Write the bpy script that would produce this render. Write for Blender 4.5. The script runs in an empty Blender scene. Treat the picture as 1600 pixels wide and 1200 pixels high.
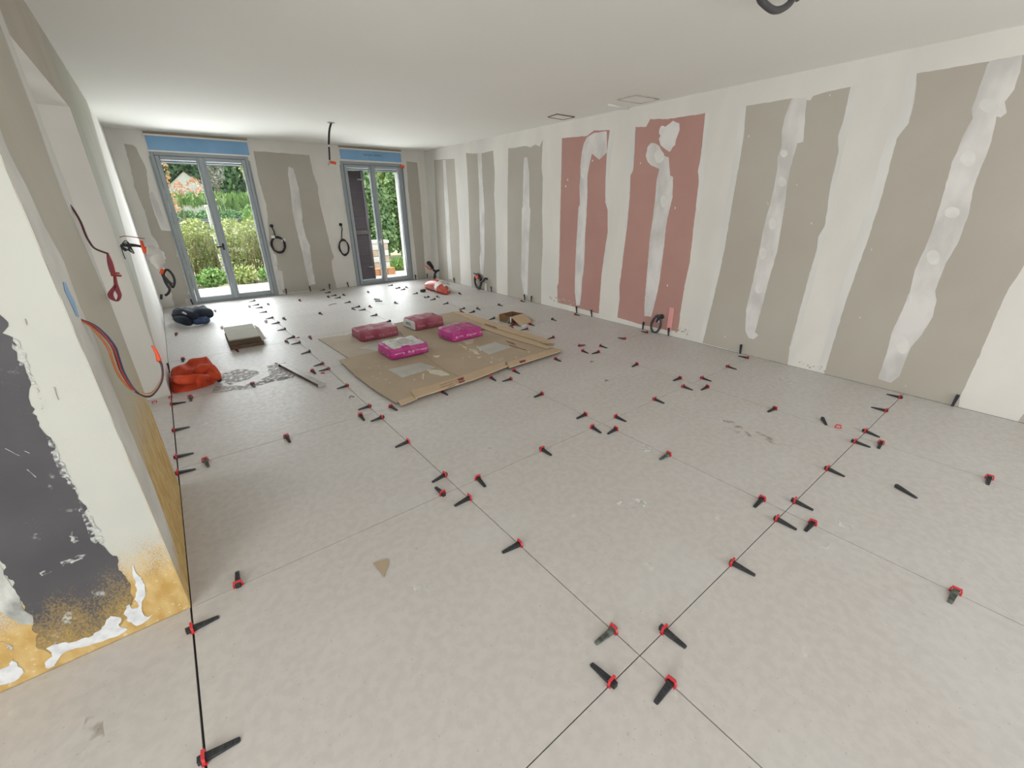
import bpy, bmesh, math, random
import numpy as np
from mathutils import Vector, Matrix, noise
# ------------------------------------------------------------------ camera, world, lights
scene = bpy.context.scene
COL = scene.collection
F, PITCH, YAW, ROLL, H = 659.2, .39926, .66284, -.00652, 1.433
cp, sp, cy_, sy_ = math.cos(PITCH), math.sin(PITCH), math.cos(YAW), math.sin(YAW)
_fw = np.array([sy_*cp, cy_*cp, -sp]); _rt = np.array([cy_, -sy_, 0.]); _up = np.cross(_rt, _fw)
_c, _s = math.cos(ROLL), math.sin(ROLL)
RX, UP = _c*_rt+_s*_up, -_s*_rt+_c*_up
CAMP = np.array([0, 0, H])
cam = bpy.data.cameras.new('camera'); co = bpy.data.objects.new('camera', cam); COL.objects.link(co)
co.matrix_world = Matrix([[RX[i], UP[i], -_fw[i], CAMP[i]] for i in range(3)]+[[0, 0, 0, 1]])
cam.sensor_width = 36; cam.lens = 36*F/1600; cam.clip_start = .02; cam.clip_end = 300
scene.camera = co
vs = scene.view_settings
vs.view_transform = 'Standard'; vs.look = 'None'; vs.gamma = 1; vs.use_curve_mapping = False
vs.exposure = 0.27
world = bpy.data.worlds.new('world'); scene.world = world; world.use_nodes = True
wn = world.node_tree; wn.nodes.clear()
wo = wn.nodes.new('ShaderNodeOutputWorld'); wb = wn.nodes.new('ShaderNodeBackground')
sk = wn.nodes.new('ShaderNodeTexSky'); sk.sky_type = 'HOSEK_WILKIE'; sk.turbidity = 4
sk.sun_direction = (-.35, .1, .93)
wm = wn.nodes.new('ShaderNodeMixRGB'); wm.inputs[0].default_value = .55
wm.inputs[2].default_value = (.95, .98, 1.0, 1)
wn.links.new(sk.outputs[0], wm.inputs[1]); wn.links.new(wm.outputs[0], wb.inputs[0])
wb.inputs[1].default_value = 2.0
wn.links.new(wb.outputs[0], wo.inputs[0])
def light(name, kind, energy, loc, target, size=None, color=(1, 1, 1)):
    l = bpy.data.lights.new(name, kind); l.energy = energy; l.color = color
    if kind == 'AREA':
        l.shape = 'RECTANGLE'; l.size, l.size_y = size
    else: l.angle = math.radians(6)
    o = bpy.data.objects.new(name, l); COL.objects.link(o); o.location = loc
    d = Vector(target)-Vector(loc); o.rotation_euler = d.to_track_quat('-Z', 'Y').to_euler()
    return o
SUN = light('sun', 'SUN', 4.5, (-6, 14, 16), (0, 12.2, 0), color=(1, .96, .88))
REAR = light('daylight_rear_window', 'AREA', 50, (2.6, -3.1, 1.1), (2.4, 0, 2.8), (3.0, 2.0), (.95, .98, 1))
SIDE = light('left_fill_light', 'AREA', 84, (-2.7, -1.2, 1.2), (1.0, .2, 2.9), (2.0, 1.9), (1, .99, .965))  # unseen fill lamp added to lift the ceiling, floor and right wall
B1 = light('daylight_window_left', 'AREA', 58, (.76, 8.57, 1.08), (.9, 4, 1.4), (1.1, 1.9), (.93, .97, 1))
B2 = light('daylight_window_right', 'AREA', 36, (3.4, 8.57, 1.08), (3.0, 4, 1.4), (1.0, 1.9), (.95, .98, 1))

PASS = light('passage_fill_light', 'AREA', 16, (-2.9, 3.45, 1.0), (0, 3.45, 1.2), (1.3, 1.7), (1, .985, .95))  # lamp added out of sight to brighten the passage soffit
# ------------------------------------------------------------------ geometry helpers
XR, YW, XA, HC = 4.460, 8.493, -.265, 2.434
JX = {'A': -.265, 'B': .944, 'D': 2.142, 'E': 3.330}
T0, DT = .502, 1.2
P1Y, P1E, P2Y, ZH = 1.703, 2.70, 4.275, 2.04
def ray(u, v): return RX*((u-800)/F)+UP*(-(v-600)/F)+_fw
def pl(u, v, ax, val):
    d = ray(u, v); return CAMP+d*((val-CAMP[ax])/d[ax])
def fl(u, v, z=0.0): return pl(u, v, 2, z)
def bw(u, v): return pl(u, v, 1, YW)
def rw(u, v): return pl(u, v, 0, XR)
rnd = random.Random(7)
def link(o, parent=None):
    COL.objects.link(o)
    if parent is not None: o.parent = parent
    return o
def mesh(name, V, Fc, mat, parent=None, smooth=False, off=None):
    m = bpy.data.meshes.new(name)
    if off is not None: V = [(v[0]-off[0], v[1]-off[1], v[2]-off[2]) for v in V]
    m.from_pydata([tuple(map(float, v)) for v in V], [], [tuple(f) for f in Fc])
    m.update()
    mats = mat if isinstance(mat, (list, tuple)) else [mat]
    for k in mats: m.materials.append(k)
    if smooth: m.polygons.foreach_set('use_smooth', [True]*len(m.polygons))
    return link(bpy.data.objects.new(name, m), parent)
def tag(o, label=None, cat=None, group=None, kind=None):
    if label: o['label'] = label
    if cat: o['category'] = cat
    if group: o['group'] = group
    if kind: o['kind'] = kind
    return o
def thing(name, label, cat, loc=(0, 0, 0), rz=0, group=None, rot=None):
    o = bpy.data.objects.new(name, None); COL.objects.link(o); o.empty_display_size = .05
    o.location = loc; o.rotation_euler = rot if rot else (0, 0, rz)
    return tag(o, label, cat, group)
class MB:
    def __init__(s): s.V = []; s.F = []; s.S = []
    def add(s, V, Fc, sm=False):
        b = len(s.V); s.V += [tuple(v) for v in V]; s.F += [tuple(b+i for i in f) for f in Fc]; s.S += [sm]*len(Fc)
        return s
    def box(s, a, b, bev=0):
        x0, y0, z0 = [min(a[i], b[i]) for i in range(3)]; x1, y1, z1 = [max(a[i], b[i]) for i in range(3)]
        if bev <= 0:
            return s.add([(x0,y0,z0),(x1,y0,z0),(x1,y1,z0),(x0,y1,z0),(x0,y0,z1),(x1,y0,z1),(x1,y1,z1),(x0,y1,z1)],
                [(0,3,2,1),(4,5,6,7),(0,1,5,4),(1,2,6,5),(2,3,7,6),(3,0,4,7)])
        bm = bmesh.new(); bmesh.ops.create_cube(bm, size=1)
        for v in bm.verts: v.co = Vector(((x0+x1)/2+v.co.x*(x1-x0), (y0+y1)/2+v.co.y*(y1-y0), (z0+z1)/2+v.co.z*(z1-z0)))
        bmesh.ops.bevel(bm, geom=bm.edges[:], offset=bev, segments=1, affect='EDGES')
        bm.verts.index_update(); s.add([v.co[:] for v in bm.verts], [[v.index for v in f.verts] for f in bm.faces]); bm.free(); return s
    def tube(s, pts, r, n=8, caps=True):
        P = [Vector(p) for p in pts]; rr = r if isinstance(r, (list, tuple)) else [r]*len(P)
        V = []; up = Vector((0, 0, 1)); prev = None
        for i, p in enumerate(P):
            t = (P[min(i+1, len(P)-1)]-P[max(i-1, 0)]).normalized()
            if prev is None:
                a = t.cross(up)
                if a.length < .05: a = t.cross(Vector((1, 0, 0)))
            else: a = prev-t*prev.dot(t)
            a.normalize(); prev = a.copy(); b = t.cross(a)
            for k in range(n):
                q = 2*math.pi*k/n; V.append(p+a*(math.cos(q)*rr[i])+b*(math.sin(q)*rr[i]))
        Fc = [(i*n+k, i*n+(k+1) % n, (i+1)*n+(k+1) % n, (i+1)*n+k) for i in range(len(P)-1) for k in range(n)]
        if caps: Fc += [tuple(range(n-1, -1, -1)), tuple(range((len(P)-1)*n, len(P)*n))]
        return s.add(V, Fc, True)
    def build(s, name, mat, parent=None, off=None):
        o = mesh(name, s.V, s.F, mat, parent, off=off)
        o.data.polygons.foreach_set('use_smooth', s.S); return o
def spline(pts, n=6):
    P = [np.array(p, float) for p in pts]; out = []
    for i in range(len(P)-1):
        a, b, c, d = P[max(i-1, 0)], P[i], P[i+1], P[min(i+2, len(P)-1)]
        for k in range(n):
            t = k/n
            out.append(.5*((2*b)+(-a+c)*t+(2*a-5*b+4*c-d)*t*t+(-a+3*b-3*c+d)*t**3))
    out.append(P[-1]); return out
def jag(P, amp, step, seed=0):
    """roughen a closed 2D outline"""
    out = []
    n = len(P)
    for i in range(n):
        a, b = np.array(P[i]), np.array(P[(i+1) % n]); L = np.linalg.norm(b-a)
        if L < 1e-6: continue
        k = max(1, int(L/step)); nn = np.array([-(b-a)[1], (b-a)[0]])/L
        for j in range(k):
            q = a+(b-a)*(j/k)
            w = noise.noise(Vector((q[0]*22+seed, q[1]*22, seed*1.7)))+.6*noise.noise(Vector((q[0]*70, q[1]*70+seed, 3.1)))
            out.append(q+nn*amp*w*1.3)
    return out
def patch(name, px, plane, th, mat, parent, amp=.004, step=.03, seed=0, clamp=None, off=None, isworld=False):
    """thin slab with the traced outline, lying on a wall ('r','b','l','p','q') or the floor/ceiling"""
    ax, val, sg = plane
    idx = [i for i in range(3) if i != ax]
    P = [(p if isworld else pl(p[0], p[1], ax, val)) for p in px]
    P2 = [(p[idx[0]], p[idx[1]]) for p in P]
    if clamp:
        (a0, a1), (b0, b1) = clamp; P2 = [(min(max(p[0], a0), a1), min(max(p[1], b0), b1)) for p in P2]
    P2 = jag(P2, amp, step, seed) if amp > 0 else [np.array(p) for p in P2]
    if clamp: P2 = [(min(max(p[0], a0), a1), min(max(p[1], b0), b1)) for p in P2]
    from mathutils.geometry import delaunay_2d_cdt
    n = len(P2)
    area = sum(P2[i][0]*P2[(i+1) % n][1]-P2[(i+1) % n][0]*P2[i][1] for i in range(n))
    if area < 0: P2 = P2[::-1]
    def up3(p, h):
        q = [0, 0, 0]; q[ax] = val+sg*h; q[idx[0]] = float(p[0]); q[idx[1]] = float(p[1]); return q
    res = delaunay_2d_cdt([Vector((float(p[0]), float(p[1]))) for p in P2], [], [list(range(n))], 1, 1e-6)
    V = [up3(p, th) for p in res[0]]; k0 = len(V); top = [list(f) for f in res[2]]
    # (i0,i1) of the plane: x,y -> +z ; x,z -> -y ; y,z -> +x
    pos = {0: 1, 1: -1, 2: 1}[ax]
    if pos*sg < 0: top = [f[::-1] for f in top]
    V += [up3(p, 0) for p in P2]+[up3(p, th) for p in P2]
    side = [(k0+i, k0+(i+1) % n, k0+n+(i+1) % n, k0+n+i) for i in range(n)]
    if pos*sg < 0: side = [f[::-1] for f in side]
    return mesh(name, V, top+side, mat, parent, off=off)
# ------------------------------------------------------------------ materials
def mat(name, col, rough=.7, col2=None, scale=3, detail=5, lo=.35, hi=.65, bump=0, bscale=60, spec=.5, metal=0, stretch=None, extra=None, rough2=None, trans=0):
    m = bpy.data.materials.new(name); m.use_nodes = True; nt = m.node_tree; b = nt.nodes['Principled BSDF']
    b.inputs['Roughness'].default_value = rough; b.inputs['Specular IOR Level'].default_value = spec
    b.inputs['Metallic'].default_value = metal; b.inputs['Base Color'].default_value = (*col, 1)
    N, L = nt.nodes.new, nt.links.new
    tc = N('ShaderNodeTexCoord'); src = tc.outputs['Object']
    if stretch:
        mp = N('ShaderNodeMapping'); mp.inputs['Scale'].default_value = stretch; L(src, mp.inputs[0]); src = mp.outputs[0]
    out = None
    if col2:
        n = N('ShaderNodeTexNoise'); n.inputs['Scale'].default_value = scale; n.inputs['Detail'].default_value = detail; L(src, n.inputs['Vector'])
        r = N('ShaderNodeMapRange'); r.inputs[1].default_value = lo; r.inputs[2].default_value = hi; L(n.outputs[0], r.inputs[0])
        x = N('ShaderNodeMixRGB'); x.inputs[1].default_value = (*col, 1); x.inputs[2].default_value = (*col2, 1)
        L(r.outputs[0], x.inputs[0]); L(x.outputs[0], b.inputs['Base Color']); out = x.outputs[0]
        if rough2 is not None:
            r2 = N('ShaderNodeMapRange'); r2.inputs[3].default_value = rough; r2.inputs[4].default_value = rough2
            L(r.outputs[0], r2.inputs[0]); L(r2.outputs[0], b.inputs['Roughness'])
    if extra: out = extra(nt, tc.outputs['Object'], out, b)
    if bump:
        n = N('ShaderNodeTexNoise'); n.inputs['Scale'].default_value = bscale; n.inputs['Detail'].default_value = 4; L(src, n.inputs['Vector'])
        bp = N('ShaderNodeBump'); bp.inputs['Strength'].default_value = bump; bp.inputs['Distance'].default_value = .01
        L(n.outputs[0], bp.inputs['Height']); L(bp.outputs[0], b.inputs['Normal'])
    if trans: b.inputs['Transmission Weight'].default_value = trans
    return m
def nmask(nt, vec, scale, lo, hi, detail=6, st=None):
    N, L = nt.nodes.new, nt.links.new
    if st:
        mp = N('ShaderNodeMapping'); mp.inputs['Scale'].default_value = st; L(vec, mp.inputs[0]); vec = mp.outputs[0]
    n = N('ShaderNodeTexNoise'); n.inputs['Scale'].default_value = scale; n.inputs['Detail'].default_value = detail; L(vec, n.inputs['Vector'])
    r = N('ShaderNodeMapRange'); r.inputs[1].default_value = lo; r.inputs[2].default_value = hi; L(n.outputs[0], r.inputs[0])
    return r.outputs[0]
def mixc(nt, fac, a, b):
    x = nt.nodes.new('ShaderNodeMixRGB'); nt.links.new(fac, x.inputs[0])
    if isinstance(a, tuple): x.inputs[1].default_value = (*a, 1)
    else: nt.links.new(a, x.inputs[1])
    x.inputs[2].default_value = (*b, 1); return x.outputs[0]
def math_(nt, op, a, b):
    x = nt.nodes.new('ShaderNodeMath'); x.operation = op
    for i, v in enumerate((a, b)):
        if isinstance(v, (int, float)): x.inputs[i].default_value = v
        else: nt.links.new(v, x.inputs[i])
    return x.outputs[0]
def zfade(nt, vec, z0, z1):
    s = nt.nodes.new('ShaderNodeSeparateXYZ'); nt.links.new(vec, s.inputs[0])
    r = nt.nodes.new('ShaderNodeMapRange'); r.inputs[1].default_value = z0; r.inputs[2].default_value = z1
    nt.links.new(s.outputs['Z'], r.inputs[0]); return r.outputs[0]
M = {}
M['compound'] = mat('joint compound white', (.74, .715, .665), .75, (.66, .64, .60), 2.2, 6, bump=.05, bscale=25, stretch=(1, 1, .45))
M['compound2'] = mat('thin compound streak', (.72, .70, .68), .7, (.56, .545, .525), 5, 6, .38, .62, bump=.12, bscale=30, stretch=(1, 1, .5))
M['dab'] = mat('fresh filler', (.75, .735, .71), .7, (.66, .65, .63), 9, 5, bump=.1, bscale=30)
M['board'] = mat('grey plasterboard paper', (.425, .39, .335), .85, (.46, .43, .375), 1.3, 6, bump=.03, bscale=150)
M['pink'] = mat('pink fire plasterboard paper', (.43, .235, .205), .85, (.46, .265, .23), 1.5, 6, bump=.03, bscale=150)
M['olive'] = mat('green grey plasterboard paper', (.36, .355, .28), .8, (.46, .46, .36), 1.6, 7, .35, .7, stretch=(1, 1, .35))
M['tan'] = mat('tan plasterboard paper', (.41, .38, .30), .85, (.47, .44, .355), 1.8, 6, stretch=(1, 1, .4))
M['ceiling'] = mat('ceiling plaster', (.81, .80, .745), .9, (.83, .815, .77), .7, 4)
M['bead'] = mat('rough corner coat', (.56, .545, .50), .8, (.64, .625, .58), 7, 6, bump=.15, bscale=25, stretch=(1, 1, .25))
def yellow_low(z0, z1):
    def f(nt, vec, out, b):
        f1 = zfade(nt, vec, z1, z0)                       # 1 near floor
        st = nmask(nt, vec, 260, .35, .65, 2); big = nmask(nt, vec, 9, .3, .7, 6)
        a = math_(nt, 'MULTIPLY', f1, 2.2); a = math_(nt, 'ADD', a, math_(nt, 'SUBTRACT', st, .95)); a = math_(nt, 'ADD', a, math_(nt, 'MULTIPLY', math_(nt, 'SUBTRACT', big, .5), .5))
        a = math_(nt, 'MINIMUM', math_(nt, 'MAXIMUM', a, 0), .92)
        yl = mixc(nt, nmask(nt, vec, 24, .35, .65, 8, (1, 1, .5)), (.60, .42, .16), (.46, .27, .05))
        x = nt.nodes.new('ShaderNodeMixRGB'); nt.links.new(a, x.inputs[0]); nt.links.new(out, x.inputs[1]); nt.links.new(yl, x.inputs[2]); o = x.outputs[0]
        w = math_(nt, 'MULTIPLY', math_(nt, 'MULTIPLY', nmask(nt, vec, 60, .62, .7, 5), .6), a)
        o = mixc(nt, w, o, (.70, .62, .45)); nt.links.new(o, b.inputs['Base Color']); return o
    return f
M['pier'] = mat('pier skim coat', (.50, .51, .465), .8, (.47, .475, .44), 3, 6, bump=.06, bscale=30, extra=yellow_low(.12, .40))
M['pier_side_board'] = mat('pier side board', (.41, .38, .30), .85, (.47, .44, .355), 1.8, 6, stretch=(1, 1, .4), extra=yellow_low(.25, .85))
M['beadp'] = mat('rough pier corner coat', (.56, .545, .50), .8, (.64, .625, .58), 7, 6, bump=.15, bscale=25, extra=yellow_low(.02, .30))
def darkpaint(nt, vec, out, b):
    f1 = zfade(nt, vec, .36, .06)
    st = nmask(nt, vec, 230, .38, .64, 5, (1, 1, .6)); big = nmask(nt, vec, 13, .3, .7, 6, (1, 1, .35))
    a = math_(nt, 'ADD', math_(nt, 'MULTIPLY', f1, 1.15), math_(nt, 'SUBTRACT', math_(nt, 'MULTIPLY', math_(nt, 'ADD', st, big), .5), .85))
    a = math_(nt, 'MINIMUM', math_(nt, 'MAXIMUM', a, 0), .9)
    o = mixc(nt, a, out, (.40, .27, .08))
    w = math_(nt, 'MULTIPLY', nmask(nt, vec, 14, .63, .69, 8, (1, 1, .6)), nmask(nt, vec, 90, .42, .55, 4))
    o = mixc(nt, math_(nt, 'MULTIPLY', w, .8), o, (.50, .51, .50)); nt.links.new(o, b.inputs['Base Color']); return o
M['dark'] = mat('dark anthracite paint', (.062, .060, .068), .8, (.085, .082, .088), 4, 6, bump=.08, bscale=20, extra=darkpaint)
M['greypaint'] = mat('grey scraped paint', (.22, .23, .22), .7, (.55, .56, .53), 14, 8, .42, .62, stretch=(1, 1, .5))
M['whitepaint'] = mat('white filler', (.68, .70, .72), .8, (.52, .545, .58), 30, 6, .45, .7, bump=.2, bscale=60)
def tilex(nt, vec, out, b):
    d = math_(nt, 'MULTIPLY', nmask(nt, vec, 1.6, .48, .72, 8, (1, 1.5, 1)), .45)
    o = mixc(nt, d, out, (.60, .585, .57))
    sp_ = math_(nt, 'MULTIPLY', nmask(nt, vec, 70, .66, .72, 3), .35); o = mixc(nt, sp_, o, (.25, .23, .20))
    w = math_(nt, 'MULTIPLY', nmask(nt, vec, 9, .70, .76, 7), .55); o = mixc(nt, w, o, (.74, .73, .71))
    nt.links.new(o, b.inputs['Base Color']); return o
M['tile'] = mat('beige porcelain tile', (.55, .522, .50), .42, (.51, .483, .462), 28, 8, .4, .6, rough2=.54, extra=tilex, bump=.02, bscale=120)
M['screed'] = mat('dark joint', (.045, .043, .04), .95)
M['frame'] = mat('grey lacquered aluminium', (.30, .335, .355), .4)
M['gasket'] = mat('black rubber', (.02, .02, .022), .6)
M['blue'] = mat('blue lintel board', (.20, .38, .60), .8, (.24, .43, .66), 3, 5, .35, .65)
M['wood'] = mat('raw wood batten', (.36, .27, .17), .8, (.28, .21, .14), 20, 5, stretch=(.1, 1, 1))
M['white'] = mat('white render', (.80, .79, .76), .9, (.74, .73, .70), 6, 5)
M['red'] = mat('red plastic clip', (.62, .035, .045), .35, spec=.6)
M['black'] = mat('black plastic wedge', (.018, .020, .024), .45, (.035, .038, .042), 40, 4)
M['greywedge'] = mat('dusty grey wedge', (.16, .18, .16), .8, (.06, .065, .06), 50, 5, .4, .6)
M['cable'] = mat('black cable sheath', (.014, .014, .016), .45)
M['conduit'] = mat('grey conduit', (.05, .05, .055), .5)
M['wred'] = mat('red wire', (.33, .04, .04), .4); M['wblue'] = mat('dark blue wire', (.04, .05, .12), .4)
M['worange'] = mat('orange wire', (.55, .17, .05), .4); M['wcream'] = mat('cream wire', (.65, .55, .40), .4); M['wdark'] = mat('dark wire', (.05, .02, .03), .4); M['wpurple'] = mat('purple wire', (.18, .04, .12), .4)
M['orange'] = mat('orange tape', (.78, .09, .02), .5); M['bluetape'] = mat('blue tape', (.08, .23, .42), .6)
M['card'] = mat('cardboard', (.43, .345, .245), .9, (.385, .305, .215), 3, 7, .35, .7, bump=.05, bscale=80)
M['card2'] = mat('light cardboard', (.53, .39, .255), .85, (.49, .36, .235), 8, 5)
M['cardin'] = mat('cardboard inside', (.33, .20, .10), .9, (.29, .18, .095), 8, 5)
M['card3'] = mat('dusty cardboard', (.48, .41, .33), .9, (.42, .355, .28), 4, 7, .35, .7)
M['inkgrey'] = mat('grey ink', (.30, .30, .30), .7)
M['label'] = mat('pale paper label', (.50, .49, .45), .8, (.44, .43, .40), 6, 6)
M['print'] = mat('dark red print', (.20, .03, .04), .8); M['printbr'] = mat('brown print', (.22, .10, .06), .8)
M['glue'] = mat('dried glue', (.62, .57, .46), .7, (.52, .47, .37), 18, 5)
M['bagred'] = mat('dusty crimson paper bag', (.31, .05, .09), .6, (.44, .17, .20), 5, 7, .45, .75, bump=.25, bscale=14)
M['bagpink'] = mat('magenta paper bag', (.42, .025, .20), .5, (.50, .10, .28), 7, 7, .5, .8, bump=.25, bscale=14)
M['bagwhite'] = mat('bag pale panel', (.62, .62, .58), .7, (.50, .51, .49), 18, 6, .4, .6, bump=.1, bscale=20)
M['ink'] = mat('white ink', (.85, .70, .76), .6); M['inkdark'] = mat('dark ink', (.05, .05, .05), .7); M['inkpink'] = mat('pale pink ink', (.60, .35, .40), .6)
M['plastic'] = mat('thin clear plastic', (.50, .50, .48), .25, (.33, .05, .03), 14, 4, .5, .62)
M['plasticred'] = mat('red printed film', (.52, .05, .03), .25, (.60, .12, .07), 10, 4, bump=.4, bscale=18)
M['milky'] = mat('milky plastic bag', (.66, .64, .60), .35, (.74, .72, .69), 12, 4, bump=.3, bscale=25)
M['tshirt'] = mat('orange red fabric', (.50, .045, .012), .9, (.60, .07, .018), 10, 6, bump=.2, bscale=60)
M['navy'] = mat('navy fabric', (.010, .016, .030), .85, (.018, .028, .05), 12, 5, bump=.2, bscale=70)
M['navylight'] = mat('faded blue fabric', (.035, .065, .15), .85, (.06, .10, .20), 16, 5)
M['silver'] = mat('dull aluminium', (.34, .31, .29), .45, (.24, .20, .18), 9, 6, metal=.35)
M['concrete'] = mat('grey concrete underside', (.44, .42, .37), .9, (.48, .46, .41), 9, 6)
M['brownedge'] = mat('brown raw edge', (.17, .115, .075), .9, (.11, .08, .055), 16, 5, stretch=(1, 1, 6))
M['shutter'] = mat('brown louvre', (.085, .060, .066), .5, (.10, .075, .08), 12, 3)
M['terr'] = mat('white terrace concrete', (.80, .79, .76), .9, (.74, .73, .70), 3, 6)
M['soil'] = mat('dry garden ground', (.38, .40, .22), .95, (.50, .47, .33), 1.5, 8, .35, .65)
M['stone'] = mat('pale stone block', (.55, .42, .31), .9, (.66, .56, .45), 9, 6)
M['terra'] = mat('terracotta', (.52, .24, .11), .85, (.60, .32, .17), 9, 5)
M['bark'] = mat('bark', (.30, .22, .16), .9, (.20, .15, .11), 12, 5)
M['darkgrey'] = mat('dark grey', (.10, .115, .13), .6, (.14, .15, .16), 6, 5)
def leafm(name, a, b, sc=3.0):
    m = mat(name, a, .6, b, sc, 4, .35, .65)
    bs = m.node_tree.nodes['Principled BSDF']; bs.inputs['Subsurface Weight'].default_value = 0
    return m
M['lyel'] = leafm('yellow green leaves', (.40, .50, .18), (.60, .64, .30)); M['lgreen'] = leafm('fresh green leaves', (.24, .42, .13), (.36, .54, .20))
M['ldark'] = leafm('dark conifer leaves', (.13, .23, .13), (.22, .34, .19), .8); M['lmid'] = leafm('laurel leaves', (.18, .32, .13), (.34, .48, .22))
M['lorange'] = leafm('orange leaves', (.66, .32, .20), (.74, .46, .28)); M['lhedge'] = leafm('hedge leaves', (.15, .30, .13), (.24, .40, .19))
M['lgrey'] = leafm('silver leaves', (.40, .42, .36), (.52, .54, .48)); M['lgrass'] = leafm('grass blades', (.20, .38, .10), (.34, .50, .16))
def glassm():
    m = bpy.data.materials.new('window glass'); m.use_nodes = True; nt = m.node_tree; nt.nodes.clear()
    o = nt.nodes.new('ShaderNodeOutputMaterial'); t = nt.nodes.new('ShaderNodeBsdfTransparent'); g = nt.nodes.new('ShaderNodeBsdfGlossy')
    g.inputs['Roughness'].default_value = .02; f = nt.nodes.new('ShaderNodeFresnel'); f.inputs[0].default_value = 1.14
    x = nt.nodes.new('ShaderNodeMixShader'); nt.links.new(f.outputs[0], x.inputs[0]); nt.links.new(t.outputs[0], x.inputs[1]); nt.links.new(g.outputs[0], x.inputs[2])
    t.inputs[0].default_value = (.97, .98, .975, 1); nt.links.new(x.outputs[0], o.inputs[0]); return m
M['glass'] = glassm()
def dustm(name, col, lo, hi, sc=14, amt=.8):
    m = bpy.data.materials.new(name); m.use_nodes = True; nt = m.node_tree; b = nt.nodes['Principled BSDF']
    b.inputs['Base Color'].default_value = (*col, 1); b.inputs['Roughness'].default_value = .8
    tc = nt.nodes.new('ShaderNodeTexCoord'); a = math_(nt, 'MULTIPLY', nmask(nt, tc.outputs['Object'], sc, lo, hi, 7), amt)
    nt.links.new(a, b.inputs['Alpha']); return m
M['scuff'] = dustm('brown scuff', (.28, .24, .18), .48, .66, 18, .42); M['smear'] = dustm('mortar smear', (.42, .40, .385), .40, .50, 30, .55)
M['chalk2'] = dustm('scraped chalk', (.55, .57, .56), .44, .60, 60, .8); M['chalk'] = dustm('chalky dust', (.80, .80, .79), .46, .60, 16, .8)

# ------------------------------------------------------------------ setting: floor, ceiling, walls
X0, Y0, TH = -3.0, -3.4, .35
floor = MB().box((X0-.3, Y0-.3, -.25), (XR+.3, YW+TH, -.012)).build('floor', M['screed'])
tag(floor, 'room floor of large beige tiles laid with narrow open joints', 'floor', kind='structure')
xs = [X0]+[JX['A']-DT, JX['A'], JX['B'], JX['D'], JX['E'], XR-.006]
ys = [Y0+.05]+[T0+DT*k for k in range(-2, 7)]+[YW-.012]
g = .0019
for i in range(len(xs)-1):
    for j in range(len(ys)-1):
        gx0 = .0035 if xs[i] == JX['A'] else g*.8; gy = g if j in (3,) else .0008
        gy1 = g if j+1 == 3 else .0017; gy0 = g if j == 3 else .0017
        gx1 = .0035 if xs[i+1] == JX['A'] else (g if xs[i+1] == JX['B'] else .0018)
        gx0 = .0035 if xs[i] == JX['A'] else (g if xs[i] == JX['B'] else .0018)
        dz = rnd.uniform(-.0003, .0003)
        MB().box((xs[i]+gx0, ys[j]+gy0, -.012), (xs[i+1]-gx1, ys[j+1]-gy1, dz)).build('tile', M['tile'], floor)
FZ = .0006
def fpatch(name, px, m, amp=.006, step=.04, seed=0, h=.0004, base=FZ):
    return patch(name, px, (2, base, 1), h, m, floor, amp, step, seed)
fpatch('mortar_smear', [(345,584),(370,577.5),(395,577.5),(407,582.5),(390,592),(360,601),(347,597)], M['smear'], .02, .05)
fpatch('mortar_smear', [(417,572),(435,569),(460,586),(457,591),(415,597),(400,596),(420,587)], M['smear'], .02, .05, 3)
fpatch('mortar_smear', [(335,604),(380,602),(430,590),(460,588),(380,609),(330,614)], M['smear'], .02, .05, 5)
fpatch('scuff', [(1125,650),(1150,660),(1175,682),(1160,684),(1135,668)], M['scuff'], .01, .03, 1)
fpatch('scuff', [(1180,674),(1215,688),(1245,698),(1205,694)], M['scuff'], .01, .03, 2)
fpatch('scuff', [(135,1120),(160,1118),(165,1150),(148,1165),(128,1145)], M['scuff'], .01, .03, 4)
fpatch('chalk_mark', [(985,690),(1005,692),(1022,703),(1008,706)], M['chalk'], .01, .03, 4)
fpatch('chalk_mark', [(960,785),(985,775),(1010,785),(1005,795),(970,795)], M['chalk'], .01, .03, 6)
fpatch('chalk_mark', [(1280,846),(1298,848),(1296,857),(1284,855)], M['chalk'], .008, .03, 8)
fpatch('chalk_mark', [(640,915),(668,912),(670,925),(655,930)], M['chalk'], .008, .03, 9)
fpatch('chalk_mark', [(864,1182),(885,1178),(890,1192),(870,1196)], M['chalk'], .006, .03, 10)
fpatch('chalk_mark', [(1216,592),(1232,590),(1244,600),(1226,600)], M['chalk'], .008, .03, 11)
fpatch('chalk_mark', [(762,700),(780,699),(778,709),(766,708)], M['chalk'], .01, .03, 12)
fpatch('chalk_mark', [(1310,812),(1335,818),(1332,828),(1312,822)], M['chalk'], .008, .03, 13)

ceil = MB().box((X0-.3, Y0-.3, HC), (XR+.3, YW+TH, HC+.25)).build('ceiling', M['ceiling'])
tag(ceil, 'smooth pale plaster ceiling over the whole room', 'ceiling', kind='structure')
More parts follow.
